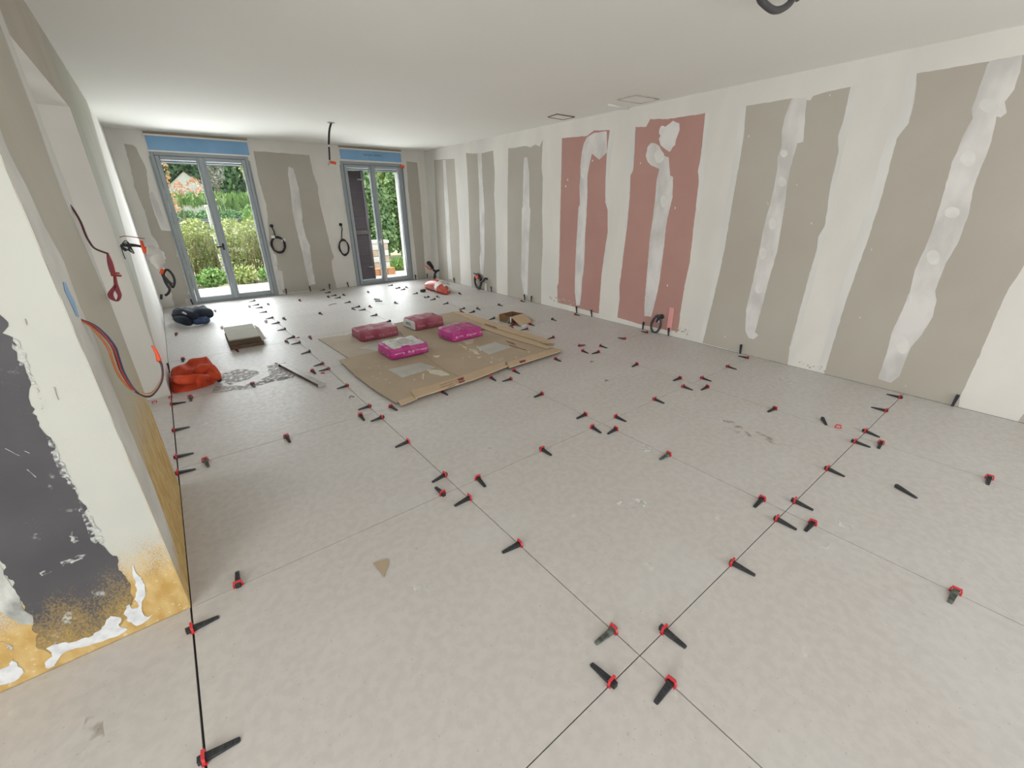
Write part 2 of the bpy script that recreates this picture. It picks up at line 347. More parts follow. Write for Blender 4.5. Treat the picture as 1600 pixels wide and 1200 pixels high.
# right wall
wr = MB().box((XR, Y0-.3, 0), (XR+.3, YW+TH, HC)).build('wall_right', M['compound'])
tag(wr, 'long right wall of taped plasterboard in grey and pink strips', 'wall', kind='structure')
RP = (0, XR, -1); CL = ((Y0, YW-.02), (.0, HC-.002))
boards = [
 ('board', [(678,250),(680,292),(681,325),(684,392),(685,407),(686.5,439),(720,446),(718,392),(717,355),(714,317),(712,280),(710,248)]),
 ('board', [(728,239),(730,265),(732,310),(734.5,398),(737,452),(776,460),(775,392),(774,340),(772,304),(773,272),(770.5,235),(755,239),(740,240)]),
 ('board', [(794,232),(794,254),(793,310),(793,392),(793.3,463.5),(845.5,476),(845.5,430),(848,385),(847,325),(848,280),(846,262),(848,218),(843,229),(836,226),(829,230),(820,228),(805,231)]),
 ('pink', [(878,216),(877,275.6),(875.4,332.5),(874.6,382),(872.7,442),(870.6,447.5),(871.4,473),(892.5,478),(935.6,490),(939.6,431),(944.5,395.5),(949.4,363),(949.4,324.4),(946,316),(946,283.7),(948.5,236.6),(952.6,203),(928,204),(917,212.6)]),
 ('pink', [(993,198),(991,243),(989,267.5),(985,274),(984,308),(979.4,358),(973.7,402),(968,447.5),(968,467),(964.8,496),(998,506),(1032,514),(1059,518),(1062,496),(1069.6,447.5),(1077.7,410),(1083.4,358),(1087.5,324),(1092.4,283.7),(1090.7,267.5),(1095.6,240),(1102,177),(1043.6,186),(1016,186),(1009.5,198.4)]),
 ('board', [(1166,165.6),(1162.5,212.5),(1157,244),(1144,317.5),(1135,374),(1126,419),(1114,470),(1098,536),(1229.5,574),(1233.8,543),(1250.6,483),(1267.5,421),(1276,391),(1279,370.6),(1289,352),(1294.7,323),(1298.4,287.5),(1310.6,239),(1309.7,212.5),(1319,184),(1329,135.6),(1290,144),(1271,150),(1266,157),(1237.5,154)]),
 ('board', [(1433,114.7),(1429,159),(1420,192.5),(1401,217),(1379,302),(1356,375),(1322.5,469),(1305.6,523),(1286,590),(1496,640),(1499,624),(1541.5,530),(1562.5,480),(1577.5,450),(1600,416),(1640,300),(1680,180),(1700,60),(1598,86),(1546,96)]),
 ('board', [(1588,662),(1606,640),(1760,420),(1900,260),(2000,700),(1800,760)]),
]
for k, (m, P) in enumerate(boards):
    patch('plasterboard', P, RP, .0008, M[m], wr, .0035, .03, k*3.3, CL)
streaks = [
 [(692,250),(696,250),(699,295),(701,317),(704,392),(707,436),(701,436),(698,392),(695,317),(694,295)],
 [(746,239),(752.5,239),(754,280),(757,325),(757,403),(755,430),(751,428),(749.5,403),(751,392),(749,325),(748,280)],
 [(819,246),(824,246),(827,272),(827,322),(829,328),(826,392),(825,430),(824,460),(820,465),(818,458),(814,430),(815,392),(815.5,327),(817,322),(817.5,272)],
 [(917,215),(928,208),(948,205),(948.6,238),(944.5,241.5),(936.5,249.6),(925,240),(921.7,254.5),(917.7,275.6),(917.7,308),(916,345),(914.4,365),(912.8,415),(909.5,439),(908,464),(906,477),(900.6,477.5),(898,455),(899,415),(900.6,382),(902,360),(904,324),(906.3,319.5),(905.5,292),(907,277),(906.8,261),(908.7,243),(912,225)],
 [(1051.7,188.7),(1061.5,192.7),(1062.3,202.5),(1056,220),(1055,227),(1051.7,229),(1046.8,237.5),(1040.3,233.4),(1032,227),(1029.8,217),(1035.5,206),(1040.3,197.6)],
 [(1022.5,223),(1030.6,228.5),(1038,243),(1045,246),(1047,274),(1051.7,277),(1051,308),(1043,340),(1040,360),(1038,382),(1030.6,439),(1025.7,464),(1017.6,494.6),(1007,494),(1007,477),(1012,415),(1014.4,382),(1017.6,358),(1020,340.6),(1024,308),(1025.7,284),(1030.6,264),(1017.6,258.5),(1012,253),(1009,243),(1012,230),(1017,223.6)],
 [(1237.5,154),(1260,153),(1260,160),(1255,222),(1246,224),(1239.4,246),(1234.7,263),(1230,287.5),(1226,323),(1220.6,357.5),(1215,391),(1200,442),(1196,459),(1179.4,519),(1185,524),(1177.5,530),(1170,528),(1164.4,517),(1166,483),(1175.6,444),(1184,402.5),(1192.5,359),(1202,323),(1211,287.5),(1215,259),(1215,246),(1221.6,229),(1221.6,205),(1228,179)],
 [(1546.6,96),(1598,85.6),(1594,112),(1585,140),(1570,159),(1573,176),(1564,183),(1557,182),(1549,221),(1540,245),(1529,271),(1518.4,303),(1519,302),(1514,334),(1499,375),(1478,411),(1461,454),(1463,469),(1457.5,495),(1440,523),(1423,543),(1405,588),(1392,598),(1375,594),(1389,540),(1401,494),(1418,440),(1412.5,478),(1422,455.6),(1429.4,422),(1444.4,390),(1463,341),(1474,302),(1474.4,303),(1487.5,254),(1508,205.6),(1520,185),(1518.4,170),(1530.6,136),(1542,102.5)],
]
streaks[-1] = [(1546.6,96),(1598,85.6),(1594,112),(1585,140),(1570,159),(1573,176),(1564,183),(1557,182),(1549,221),(1540,245),(1529,271),(1519,302),(1514,334),(1499,375),(1478,411),(1461,454),(1463,469),(1457.5,495),(1440,523),(1423,543),(1405,588),(1392,598),(1372,592),(1389,540),(1392,523),(1412.5,478),(1422,455.6),(1429.4,422),(1444.4,390),(1463,341),(1474,302),(1487.5,254),(1508,205.6),(1520,185),(1518.4,170),(1530.6,136),(1542,102.5)]
for k, P in enumerate(streaks):
    patch('compound_streak', P, RP, .0016, M['compound2'], wr, .003, .03, 40+k*2.1, CL)
# filler blobs over the screws of the two near streaks
blobs = [(1545,165,16,12),(1512,248,12,12),(1487,332,12,9),(1458,402,11,12),(1433,468,13,12),(1410,540,10,14),(1225,240,6,6),(1222,284,6,8),(1207,350,6,9),(1192,396,6,9),(1186,450,6,9),(1030,245,8,10),(1037,315,5,9),(912,270,4,8),(1036,205,6,9)]
for k, (u, v, a, b) in enumerate(blobs):
    patch('filler_dab', [(u+a*math.cos(t), v+b*math.sin(t)) for t in np.linspace(0, 2*math.pi, 12, endpoint=False)], RP, .0026, M['dab'], wr, .006, .02, k, CL)
M['feather'] = mat('feathered compound edge', (.71, .70, .67), .72, (.655, .65, .625), 6, 6, .35, .65, stretch=(1, 1, .4))
for k, P in enumerate([
 [(1102,177),(1109,176),(1102,240),(1099,300),(1093,330),(1087.5,324),(1092,283),(1091,268),(1096,240)],
 [(1157,168),(1166,166),(1157,244),(1144,318),(1126,419),(1114,470),(1098,534),(1092,533),(1105,480),(1119,410),(1133,330),(1147,240)],
 [(1329,136),(1344,130),(1331,190),(1319,230),(1307,290),(1287,380),(1263,470),(1241,560),(1231,570),(1250,483),(1267,421),(1276,391),(1279,370),(1289,352),(1298,288),(1310,239),(1310,212),(1319,184)],
 [(1417,118),(1433,115),(1420,192),(1401,217),(1379,302),(1356,375),(1322,469),(1288,582),(1277,580),(1305,480),(1340,370),(1362,300),(1384,220),(1404,180)],
 [(985,199),(993,198),(991,243),(985,274),(984,308),(979,358),(976,358),(979,300),(983,250)],
 [(953,203),(960,203),(955,240),(952,283),(954,320),(950,330),(946,316),(946,284),(948.5,237)]]):
    patch('feathered_edge', P, RP, .0013, M['feather'], wr, .003, .03, 90+k, CL)
# flecks of plaster
for k, (u, v) in enumerate([(1170,213),(1297,149),(1245,289),(1268,349),(1200,318),(1133,526),(1564-220,496),(1362,390),(887,281),(884,291),(926,251),(1001,255),(1055,325),(1043,446),(1415,603),(748,275)]):
    patch('plaster_fleck', [(u-.8,v-1.2),(u+.7,v-1.4),(u+.6,v+1.5),(u-.6,v+1.1)], RP, .003, M['compound'], wr, .002, .01, k, CL)
# chipped dark spots near the floor
for k, (u0, v0, n, w, hh) in enumerate([(878,470,12,40,4),(1068,518,10,22,5),(1270,573,12,40,4)]):
    for i in range(n):
        u = u0-w/2+w*i/n+rnd.uniform(-2, 2); v = v0+(u-u0)*.24+rnd.uniform(-hh, hh)*.8; s = rnd.uniform(.6, 1.6)
        patch('chip', [(u-s,v-s*.6),(u+s,v-s),(u+s*1.2,v+s*.7),(u-s*.6,v+s)], RP, .0019, M['board'], wr, .002, .01, i, CL)

# back wall with two openings
W1 = (.145, 1.365, 2.175); W2 = (2.80, 3.965, 2.185)
b = MB()
for x0, x1 in ((XA-.6, W1[0]), (W1[1], W2[0]), (W2[1], XR+.3)): b.box((x0, YW, 0), (x1, YW+TH, HC))
for w in (W1, W2): b.box((w[0], YW, w[2]), (w[1], YW+TH, HC)); b.box((w[0], YW, -.25), (w[1], YW+TH, -.003))
wb_ = b.build('wall_back', M['compound']); tag(wb_, 'far end wall with two French windows and patchy joint compound', 'wall', kind='structure')
BP = (1, YW, -1); CB = ((XA, XR), (.0, HC-.002))
gb = [
 [(193.5,224.5),(208,227),(213,231),(222,250),(228,260),(230,280),(234,308),(238,324),(252,360),(268,361),(272,380),(300,473),(273,480),(267,455),(260,433),(249,389),(245,377),(237,367),(233,356),(226,330),(210,292),(209,284),(203,258)],
 [(396,236),(483,242),(489,270),(496,290),(500,320),(508,350),(518,392),(522,402),(518,408),(520,426),(526,450),(442,458),(437,430),(428,400),(420,366),(418,340),(416,320),(404,280)],
 [(635,252),(652,254),(655,285),(657,308),(664,418),(666,438),(653,439),(651,418),(645,360),(638,300)]]
for k, P in enumerate(gb): patch('plasterboard', P, BP, .0008, M['board'], wb_, .007, .05, 60+k*3, CB)
bs = [
 [(451,260),(459,264),(466,292),(472,330),(472,345),(478,370),(484,384),(488,418),(493,444),(483,446),(474,404),(470,386),(458,336),(454,300),(450,272)],
 [(232,300),(240,300),(262,357),(256,358),(246,340),(238,318)],
 [(425,395),(431,398),(434,414),(429,416),(426,410)],
 [(431,420),(441,424),(444,452),(438,456),(433,440)],
 [(271,372),(277,374),(278,380),(273,380)],[(276,395),(282,397),(282,402),(276,401)],[(285,421),(291,423),(290,427),(284,426)],[(293,455),(299,455),(299,460),(293,460)],[(290,467),(298,466),(298,474),(289,474)]]
for k, P in enumerate(bs): patch('compound_streak', P, BP, .0016, M['compound2'], wb_, .006, .04, 80+k*2, CB)
# blue lintel boards with batten above
for k, (x0, x1, z0, z1) in enumerate([(.15, 1.40, 2.195, 2.375), (2.82, 3.965, 2.215, 2.375)]):
    lb = MB().box((x0, YW-.012, z0), (x1, YW, z1), .002).build('lintel_board', M['blue'], wb_)
    MB().box((x0-.01, YW-.016, z1+.022), (x1+.01, YW, HC-.01)).build('batten', M['wood'], wb_)
    t = MB().box((x0-.012, YW-.014, z1), (x1+.012, YW, z1+.022)).box((x0-.012, YW-.014, z0-.02), (x1+.012, YW, z0)).build('white_strip', M['white'], wb_)
def text(name, s, size, mt, parent, M4, ext=.0006):
    cu = bpy.data.curves.new(name, 'FONT'); cu.body = s; cu.size = size; cu.extrude = ext; cu.resolution_u = 2; cu.align_x = 'CENTER'; cu.align_y = 'CENTER'
    tmp = bpy.data.objects.new('tmp', cu); me = bpy.data.meshes.new_from_object(tmp); bpy.data.objects.remove(tmp)
    me.transform(M4); me.materials.clear(); me.materials.append(mt); me.name = name
    return link(bpy.data.objects.new(name, me), parent)
RXm = Matrix.Rotation(math.pi/2, 4, 'X')
text('printed_lettering', 'HAUTEUR  LINTEAU', .036, M['inkdark'], wb_, Matrix.Translation((3.40, YW-.0128, 2.305)) @ RXm @ Matrix.Scale(1.05, 4, (1, 0, 0)))

# ------------------------------------------------------------------ windows
def window(n, x0, x1, z1, label):
    y = YW+.02
    fr = MB()
    w = .045
    fr.box((x0, y-.03, 0), (x0+w, y+.06, z1), .004).box((x1-w, y-.03, 0), (x1, y+.06, z1), .004).box((x0+w, y-.03, z1-w), (x1-w, y+.06, z1), .004).box((x0+w, y-.03, -.002), (x1-w, y+.06, .03), .003)
    o = fr.build('window_%d' % n, M['frame']); tag(o, label, 'window', kind='structure')
    xm = (x0+x1)/2-.02
    for s, (a, b_) in enumerate(((x0+w+.004, xm-.002), (xm+.002, x1-w-.004))):
        st = .052; zb, zt = .034, z1-w-.004
        sh = MB().box((a, y-.045, zb), (a+st, y+.02, zt), .006).box((b_-st, y-.045, zb), (b_, y+.02, zt), .006).box((a+st, y-.045, zt-st), (b_-st, y+.02, zt), .006).box((a+st, y-.045, zb), (b_-st, y+.02, zb+.065), .006).build('sash', M['frame'], o)
        MB().box((a+st-.004, y-.014, zb+.06), (b_-st+.004, y-.008, zt-st+.004)).build('pane', M['glass'], sh)
        gk = MB()
        for q in ((a+st, a+st+.004), (b_-st-.004, b_-st)): gk.box((q[0], y-.02, zb+.065), (q[1], y-.002, zt-st))
        gk.build('gasket', M['gasket'], sh)
    MB().box((xm-.028, y-.062, .035), (xm+.028, y-.044, z1-w), .006).build('meeting_stile', M['frame'], o)
    hz = .86 if n == 1 else .80
    hd = MB().box((xm-.014, y-.068, hz-.05), (xm+.014, y-.058, hz+.05), .004).box((xm-.1, y-.09, hz-.01), (xm+.012, y-.072, hz+.012), .004).box((xm-.008, y-.075, hz-.008), (xm+.008, y-.06, hz+.008)).build('handle', M['gasket'] if n == 1 else M['white'], o)
    for x in (x0-.016, x1+.002): MB().box((x, y-.045, 0), (x+.014, y-.018, z1-.06)).build('rail', M['frame'], o)
    return o
w1 = window(1, W1[0], W1[1], W1[2], 'left grey French window with two glazed leaves onto the garden')
w2 = window(2, W2[0], W2[1], W2[2], 'right grey French window with brown louvred shutter behind its left leaf')
for x0, x1, zz in ((W1[0], W1[1], .02), (W2[0], W2[1], .02)):
    pass
# exterior face finish and reveals
for w, mm in ((W1, 'concrete'), (W2, 'white')):
    MB().box((w[1]-.003, YW+.09, 0), (w[1], YW+TH+.01, w[2]-.003)).box((w[0], YW+.09, 0), (w[0]+.003, YW+TH+.01, w[2]-.003)).build('window_reveal', M[mm], wb_)
    MB().box((w[0], YW+.09, w[2]-.12), (w[1], YW+TH+.01, w[2])).build('shutter_housing', M['darkgrey'], wb_)

# ------------------------------------------------------------------ left walls
p1 = MB().box((X0-.3, P1Y, 0), (XA-.0012, P1E, HC)).build('wall_left', M['pier'])
tag(p1, 'near left wall end, white above with dark and yellow paint stains below', 'wall', kind='structure')
FPp = (1, P1Y, -1); CF = ((X0, XA-.0015), (.002, HC-.002))
dk = [(-30,470),(0,497),(8,503),(4,520),(20,527),(22,545),(32,562),(40,575),(45,600),(48,615),(50,640),(62,660),(72,680),(83,695),(90,715),(98,735),(112,750),(118,770),(135,795),(140,820),(155,845),(165,862),(185,868),(188,885),(200,908),(208,935),(205,960),(190,975),(168,992),(140,1004),(110,1010),(80,1022),(60,1012),(48,985),(52,965),(38,948),(22,920),(0,875),(-20,850),(-60,700)]
patch('dark_paint', dk, FPp, .0012, M['dark'], p1, .010, .010, 3, CF)
patch('grey_paint', [(-40,850),(0,878),(18,915),(32,940),(48,962),(52,975),(30,975),(0,955),(-40,940)], FPp, .0016, M['greypaint'], p1, .006, .015, 8, CF)
wf = [[(207,882),(211,896),(220,902),(226,915),(225,935),(222,955),(232,962),(240,960),(228,970),(215,976),(203,970),(196,958),(192,946),(203,943),(213,950),(214,938),(210,915),(208,895)],
 [(72,1012),(90,1006),(120,1000),(145,993),(160,983),(165,965),(175,960),(188,965),(186,978),(199,982),(185,993),(165,1000),(150,1005),(120,1012),(100,1020),(92,1032),(78,1043),(74,1035),(82,1025)],
 [(-20,1050),(0,1046),(12,1040),(20,1028),(30,1040),(37,1050),(30,1060),(10,1068),(-20,1078)],
 [(5,1000),(12,1006),(22,1016),(18,1017),(8,1006)],[(94,878),(110,872),(132,866),(130,872),(112,880),(98,884)],[(64,896),(72,890),(76,891),(68,897)],
 [(20,528),(26,530),(42,562),(50,585),(62,606),(70,640),(66,645),(56,612),(46,590),(34,570),(24,548)],[(74,682),(84,690),(92,708),(102,735),(112,748),(120,765),(112,764),(100,748),(90,722),(80,702)],[(120,770),(130,782),(142,806),(152,832),(160,850),(148,846),(138,826),(124,796)],
 [(103,836),(116,828),(124,838),(122,850),(112,848)],[(80,708),(92,710),(90,716),(82,716)]]
for k, P in enumerate(wf): patch('white_filler', P, FPp, .0024, M['chalk2'] if k in (3, 4, 5, 6, 7, 8, 9, 10) else M['whitepaint'], p1, .009, .008, 20+k, CF)
# scratches above the dark paint
for k, (u, v, du, dv) in enumerate([(83,605,8,20),(38,498,3,10),(8,700,22,12),(42,733,14,12),(38,704,8,4)]):
    patch('scratch', [(u,v),(u+1.6,v),(u+du+1,v+dv),(u+du-.5,v+dv)], FPp, .0027, M['board'] if k < 2 else M['whitepaint'], p1, .0015, .01, k, CF)
# side face of this wall end
side = MB().box((XA-.0012, P1Y+.0002, .0), (XA, P1E, HC)).build('side_board', M['pier_side_board'], p1)
SP = (0, XA, 1); CS = ((P1Y, P1E), (.0, HC-.002))
cor = MB()
# corner bead coat: traced strip from ceiling to floor
patch('corner_coat', [pl(297,947,0,XA), np.array((XA, P1Y, HC)), np.array((XA, 1.93, HC)), pl(14,240,0,XA), pl(40,290,0,XA), pl(68,352,0,XA), pl(100,410,0,XA), pl(124,478,0,XA), pl(150,536,0,XA), pl(168,588,0,XA), pl(206,680,0,XA), pl(240,760,0,XA), pl(272,850,0,XA)], SP, .0012, M['beadp'], p1, .006, .03, 5, CS, isworld=True)
patch('corner_coat', [np.array((XA, P1E, HC)), np.array((XA, P1E, 1.05)), np.array((XA, P1E-.05, 1.05)), pl(100,310,0,XA), pl(74,240,0,XA), np.array((XA, P1E-.14, 1.75)), np.array((XA, P1E-.16, HC))], SP, .0012, M['bead'], p1, .006, .03, 9, CS, isworld=True)
# header above the passage
hd = MB().box((X0-.3, P1E, ZH), (XA-.002, P2Y, HC)).build('trim_1', M['compound']); tag(hd, 'dropped header over the passage in the left wall', 'wall', kind='structure')
MB().box((XA-.002, P1E, ZH), (XA, P2Y, HC)).build('plasterboard', mat('brown grey board', (.40, .36, .285), .9, (.44, .40, .32), 3, 5), hd)
# second wall beyond the passage, back to the far wall
p2 = MB().box((X0-.3, P2Y, 0), (XA, YW, HC)).build('wall_left.001', M['compound'])
tag(p2, 'far left wall beyond the passage with a white end face', 'wall', kind='structure')
CP = ((P2Y, YW), (.0, HC-.002))
ol = [pl(u, v, 0, XA) for u, v in [(131,146),(141,175),(160,240),(178,300),(197,370),(222,462),(236,520),(252,580)]]
patch('plasterboard', [np.array((XA, P2Y, HC))]+ol+[np.array((XA, P2Y, .3))], SP, .001, M['olive'], p2, .012, .06, 13, CP, isworld=True)
MB().box((X0-.35, P1E, -.01), (X0-.3, P2Y, .15)).box((X0-.35, P1E, 1.95), (X0-.3, P2Y, HC)).box((X0-.35, P1E, .15), (X0-.3, P1E+.12, 1.95)).box((X0-.35, P2Y-.12, .15), (X0-.3, P2Y, 1.95)).build('wall_side', M['compound'])  # opening added here for the passage fill lamp
tag(bpy.data.objects['wall_side'], 'pale wall closing the side passage around an added light opening', 'wall', kind='structure')
# walls behind the viewer, with openings that let daylight in
b = MB(); b.box((X0-.3, Y0-.3, 0), (X0, -2.3, HC)).box((X0-.3, -.1, 0), (X0, P1Y, HC)).box((X0-.3, -2.3, 2.3), (X0, -.1, HC)).box((X0-.3, -2.3, 0), (X0, -.1, .35))  # opening added beside the left fill lamp
tag(b.build('wall_left.002', M['compound']), 'left wall behind the viewer with an added opening for light', 'wall', kind='structure')
b = MB(); b.box((X0, Y0-.3, 0), (1.0, Y0, HC)).box((4.2, Y0-.3, 0), (XR, Y0, HC)).box((1.0, Y0-.3, 2.3), (4.2, Y0, HC)).box((1.0, Y0-.3, 0), (4.2, Y0, .2))
tag(b.build('wall_rear', M['compound']), 'rear wall behind the viewer with a wide window opening', 'wall', kind='structure')

# ------------------------------------------------------------------ ceiling hatches and strip
def hatch(label, px, dark):
    P = [pl(u, v, 2, HC) for u, v in px]; c = sum(P)/4
    r = thing('ceiling_hatch', label, 'hatch', (c[0], c[1], HC))
    patch('panel', px, (2, HC-.0, -1), .006, M['ceiling'], r, 0, off=(c[0], c[1], HC))
    rim = MB()
    for i in range(4):
        a, b2 = P[i], P[(i+1) % 4]; rim.tube([a-np.array((0, 0, .006)), b2-np.array((0, 0, .006))], .005, 4)
    rim.build('rim', M['brownedge'] if dark else M['concrete'], r, off=(c[0], c[1], HC)); return r
hatch('small square ceiling hatch with a brown rim, above the grey boards', [(856,182),(870,177.5),(898,182),(880,186)], True)
hatch('larger ceiling hatch near the right wall above the pink boards', [(965,155),(993,148),(1030,154),(1000,160.5)], False)
sp1, sp2 = pl(950, 162, 2, HC), pl(986, 170.5, 2, HC)
st = MB().tube([sp1-np.array((0, 0, .006)), sp2-np.array((0, 0, .006))], .011, 6).build('ceiling_strip', M['white'])
tag(st, 'short white strip lying across the ceiling beside the larger hatch', 'strip')

# ------------------------------------------------------------------ levelling clips
CLIPV = MB()
def ring(mb, w, h, t, hw, hh, zb):
    """upright arch-shaped frame with a rectangular window, thickness t along x"""
    outer = [(-w/2, 0), (-w/2, h*.65), (-w/2+.006, h), (w/2-.006, h), (w/2, h*.65), (w/2, 0)]
    inner = [(-hw/2, zb), (-hw/2, zb+hh*.75), (-hw/2+.003, zb+hh), (hw/2-.003, zb+hh), (hw/2, zb+hh*.75), (hw/2, zb)]
    V = []
    for x in (-t/2, t/2):
        for y, z in outer: V.append((x, y, z))
        for y, z in inner: V.append((x, y, z))
    Fc = []
    for i in range(5):
        Fc += [(i, i+1, 6+i+1, 6+i), (12+i+1, 12+i, 18+i, 18+i+1), (i+1, i, 12+i, 12+i+1), (6+i, 6+i+1, 18+i+1, 18+i)]
    Fc += [(0, 6, 11, 5), (17, 23, 18, 12), (6, 18, 23, 11), (0, 5, 17, 12)]
    mb.add(V, Fc)
    mb.box((-.0045, -w/2+.003, h-.001), (.0045, w/2-.003, h+.002)); mb.box((-.007, -w/2, 0), (.007, -w/2+.004, .006)); mb.box((-.007, w/2-.004, 0), (.007, w/2, .006))
ring(CLIPV, .036, .025, .007, .025, .018, .003)
WED = MB()
a, L_, wa, wbw = -.014, .088, .0215, .0155
def wz(x): return .018-(x-a)/(L_-a)*.0135
V = []
for x in (a, 0, .03, .06, L_-.004, L_):
    k = (x-a)/(L_-a); hw = (wa*(1-k)+wbw*k)/2; z = wz(x)-(.001 if x == L_ else 0); hw -= .002 if x in (a, L_) else 0
    V += [(x, -hw, .0005), (x, hw, .0005), (x, hw, z), (x, -hw, z)]
Fc = [(0, 3, 2, 1), (20, 21, 22, 23)]
for i in range(5):
    o = i*4; Fc += [(o, o+1, o+5, o+4), (o+1, o+2, o+6, o+5), (o+2, o+3, o+7, o+6), (o+3, o, o+4, o+7)]
WED.add(V, Fc)
for i in range(9):
    x = .004+i*.0085; k = (x-a)/(L_-a); hw = (wa*(1-k)+wbw*k)/2-.003
    WED.box((x, -hw, wz(x)-.001), (x+.004, hw, wz(x)+.0012))
clip0 = CLIPV.build('clip_frame', M['red']); wedge0 = WED.build('wedge', M['black'])
meC, meW = clip0.data, wedge0.data
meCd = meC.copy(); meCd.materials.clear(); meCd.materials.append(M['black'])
meWg = meW.copy(); meWg.materials.clear(); meWg.materials.append(M['greywedge'])
bpy.data.objects.remove(clip0); bpy.data.objects.remove(wedge0)
ORD = ['first','second','third','fourth','fifth','sixth','seventh','eighth','ninth','tenth','eleventh','twelfth','thirteenth','fourteenth','fifteenth','sixteenth','seventeenth','eighteenth','nineteenth','twentieth','twenty-first','twenty-second','twenty-third','twenty-fourth']
ROT = {'+x': 0, '-x': math.pi, '+y': math.pi/2, '-y': -math.pi/2}
clips = {
 'A': [((301,983),'+x'),((317,1187),'+x'),((268,632),'+x'),((271,673),'+x'),((275,714.5),'+x'),((277.5,739.5),'+x')],
 'B': [((u,v),'-x') for u,v in [(398,470),(403,476),(409,480),(416,487),(427,496),(435.6,504),(446,514),(459,526.5),(469,535),(485.6,549),(505,568),(515,576),(544,602.5),(578,634.5),(597.5,652),(638.7,690),(696,742),(735,777.5),(814,849),(960,983),(1050,1065)]],
 'D': [((u,v),'-x') for u,v in [(506,453),(514,457),(524,461.5),(531,465),(546.6,472),(562,479),(570,483.5),(588,492),(608,502),(800,592),(849,615),(916,647.5),(964,670),(1046,709.5),(1191,780),(1270,817.5),(1493.7,923)]],
 'E': [((994.5,569.5),'-x'),((1064,590.5),'-x'),((1106,604.5),'-x'),((1212.5,637.5),'-x'),((1377.5,691),'-x'),((1546,746),'-x'),((937,549.6),'-x'),((907,540),'+x'),((866,527),'-x'),((826,513.5),'-x'),((804,507),'-x'),((774,497),'-x'),((741,487),'-x'),((726,482),'-x'),((699,474),'-x'),((679,467.5),'-x'),((670,464),'-x'),((650.6,458.5),'-x'),((632,452),'-x'),((623,449.7),'-x'),((611,446),'-x')],
 0: [((955,1066),'+y'),((1036.7,984),'-y'),((1142.7,879),'-y'),((1211,810),'-y'),((1240,782.5),'-y'),((1291,732),'-y'),((1333,689.5),'-y'),((1349,673),'-y'),((1384,642),'+y'),((1404,620.5),'+y')],
 1: [((371.7,911.7),'+y'),((690,770),'+y'),((745,746),'-y'),((845,701),'-y'),((924,667),'-y'),((959,650),'-y'),((1020,623),'-y'),((1067,604),'-y'),((1095.5,590.5),'-y'),((1135,572.5),'-y'),((1166,559),'+y')],
 2: [((u,v),'-y') for u,v in [(320,716),(446,680),(561,647),(609,634),(689,611),(765,589),(801,578.5),(865.5,560),(909,548),(936,540)]]+[((974,529),'+y'),((1008,519),'+y')],
 3: [((u,v),'-y') for u,v in [(297,619),(394,599),(487.5,579),(800,512.5),(826,506),(863,499),(901,492)]],
 4: [((u,v),'-y') for u,v in [(286,561),(370,547),(448,534),(484,527),(722.5,487.5),(747.5,482.7),(783,477.5),(817,471)]],
 5: [((u,v),'-y') for u,v in [(275.6,521.6),(347,512),(415.6,502),(444,498.5),(501,490.6),(552,483),(578,479),(619,473.7),(684,464),(719,459)]],
 6: [((u,v),'-y') for u,v in [(336,486),(390,479),(419.6,476),(469,470),(513,464),(538,461.5),(577,457),(638,450),(699,442)]],
}
JN = {'A': 'leftmost long joint', 'B': 'second long joint', 'D': 'third long joint', 'E': 'rightmost long joint'}
CN = {0: 'nearest cross joint', 1: 'second cross joint', 2: 'third cross joint', 3: 'fourth cross joint', 4: 'fifth cross joint', 5: 'sixth cross joint', 6: 'cross joint nearest the windows'}
cr = random.Random(3)
def place_clip(x, y, z, rz, label, dark, greyw, group='levelling clips along the tile joints', wedge=True):
    t = thing('levelling_clip', label, 'tile clip', (x, y, z), rz, group)
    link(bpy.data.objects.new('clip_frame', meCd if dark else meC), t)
    if wedge:
        w = link(bpy.data.objects.new('wedge', meWg if greyw else meW), t); w.rotation_euler = (0, 0, cr.uniform(-.08, .08)); w.location = (cr.uniform(-.006, .006), 0, 0)
    return t
for key, L in clips.items():
    pts = []
    for (u, v), d in L:
        p = fl(u, v, .006)
        if key in JX: p[0] = JX[key]
        else: p[1] = T0+DT*key
        p[0] = min(p[0], XR-.03); pts.append((p, d, u, v))
    pts.sort(key=lambda q: q[0][1] if key in JX else q[0][0])
    for i, (p, d, u, v) in enumerate(pts):
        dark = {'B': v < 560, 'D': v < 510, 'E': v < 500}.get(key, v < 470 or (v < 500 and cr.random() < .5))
        gw = (u, v) in ((960, 983), (1493.7, 923), (1046, 709.5), (1545, 749), (320, 716), (297, 619)) or (key in ('D',) and cr.random() < .15)
        cc = ('dark' if dark else 'red')+' clip with '+('grey' if gw else 'black')+' wedge'
        lab = '%s, %s %s on the %s' % (cc, ORD[i], 'from the viewer' if key in JX else 'from the left', JN[key] if key in JX else CN[key])
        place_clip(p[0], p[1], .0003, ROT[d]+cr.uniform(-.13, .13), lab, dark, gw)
place_clip(*fl(1309, 669)[:2], .0003, .4, 'red clip without wedge on the long joint nearest the right wall', False, False, wedge=False)
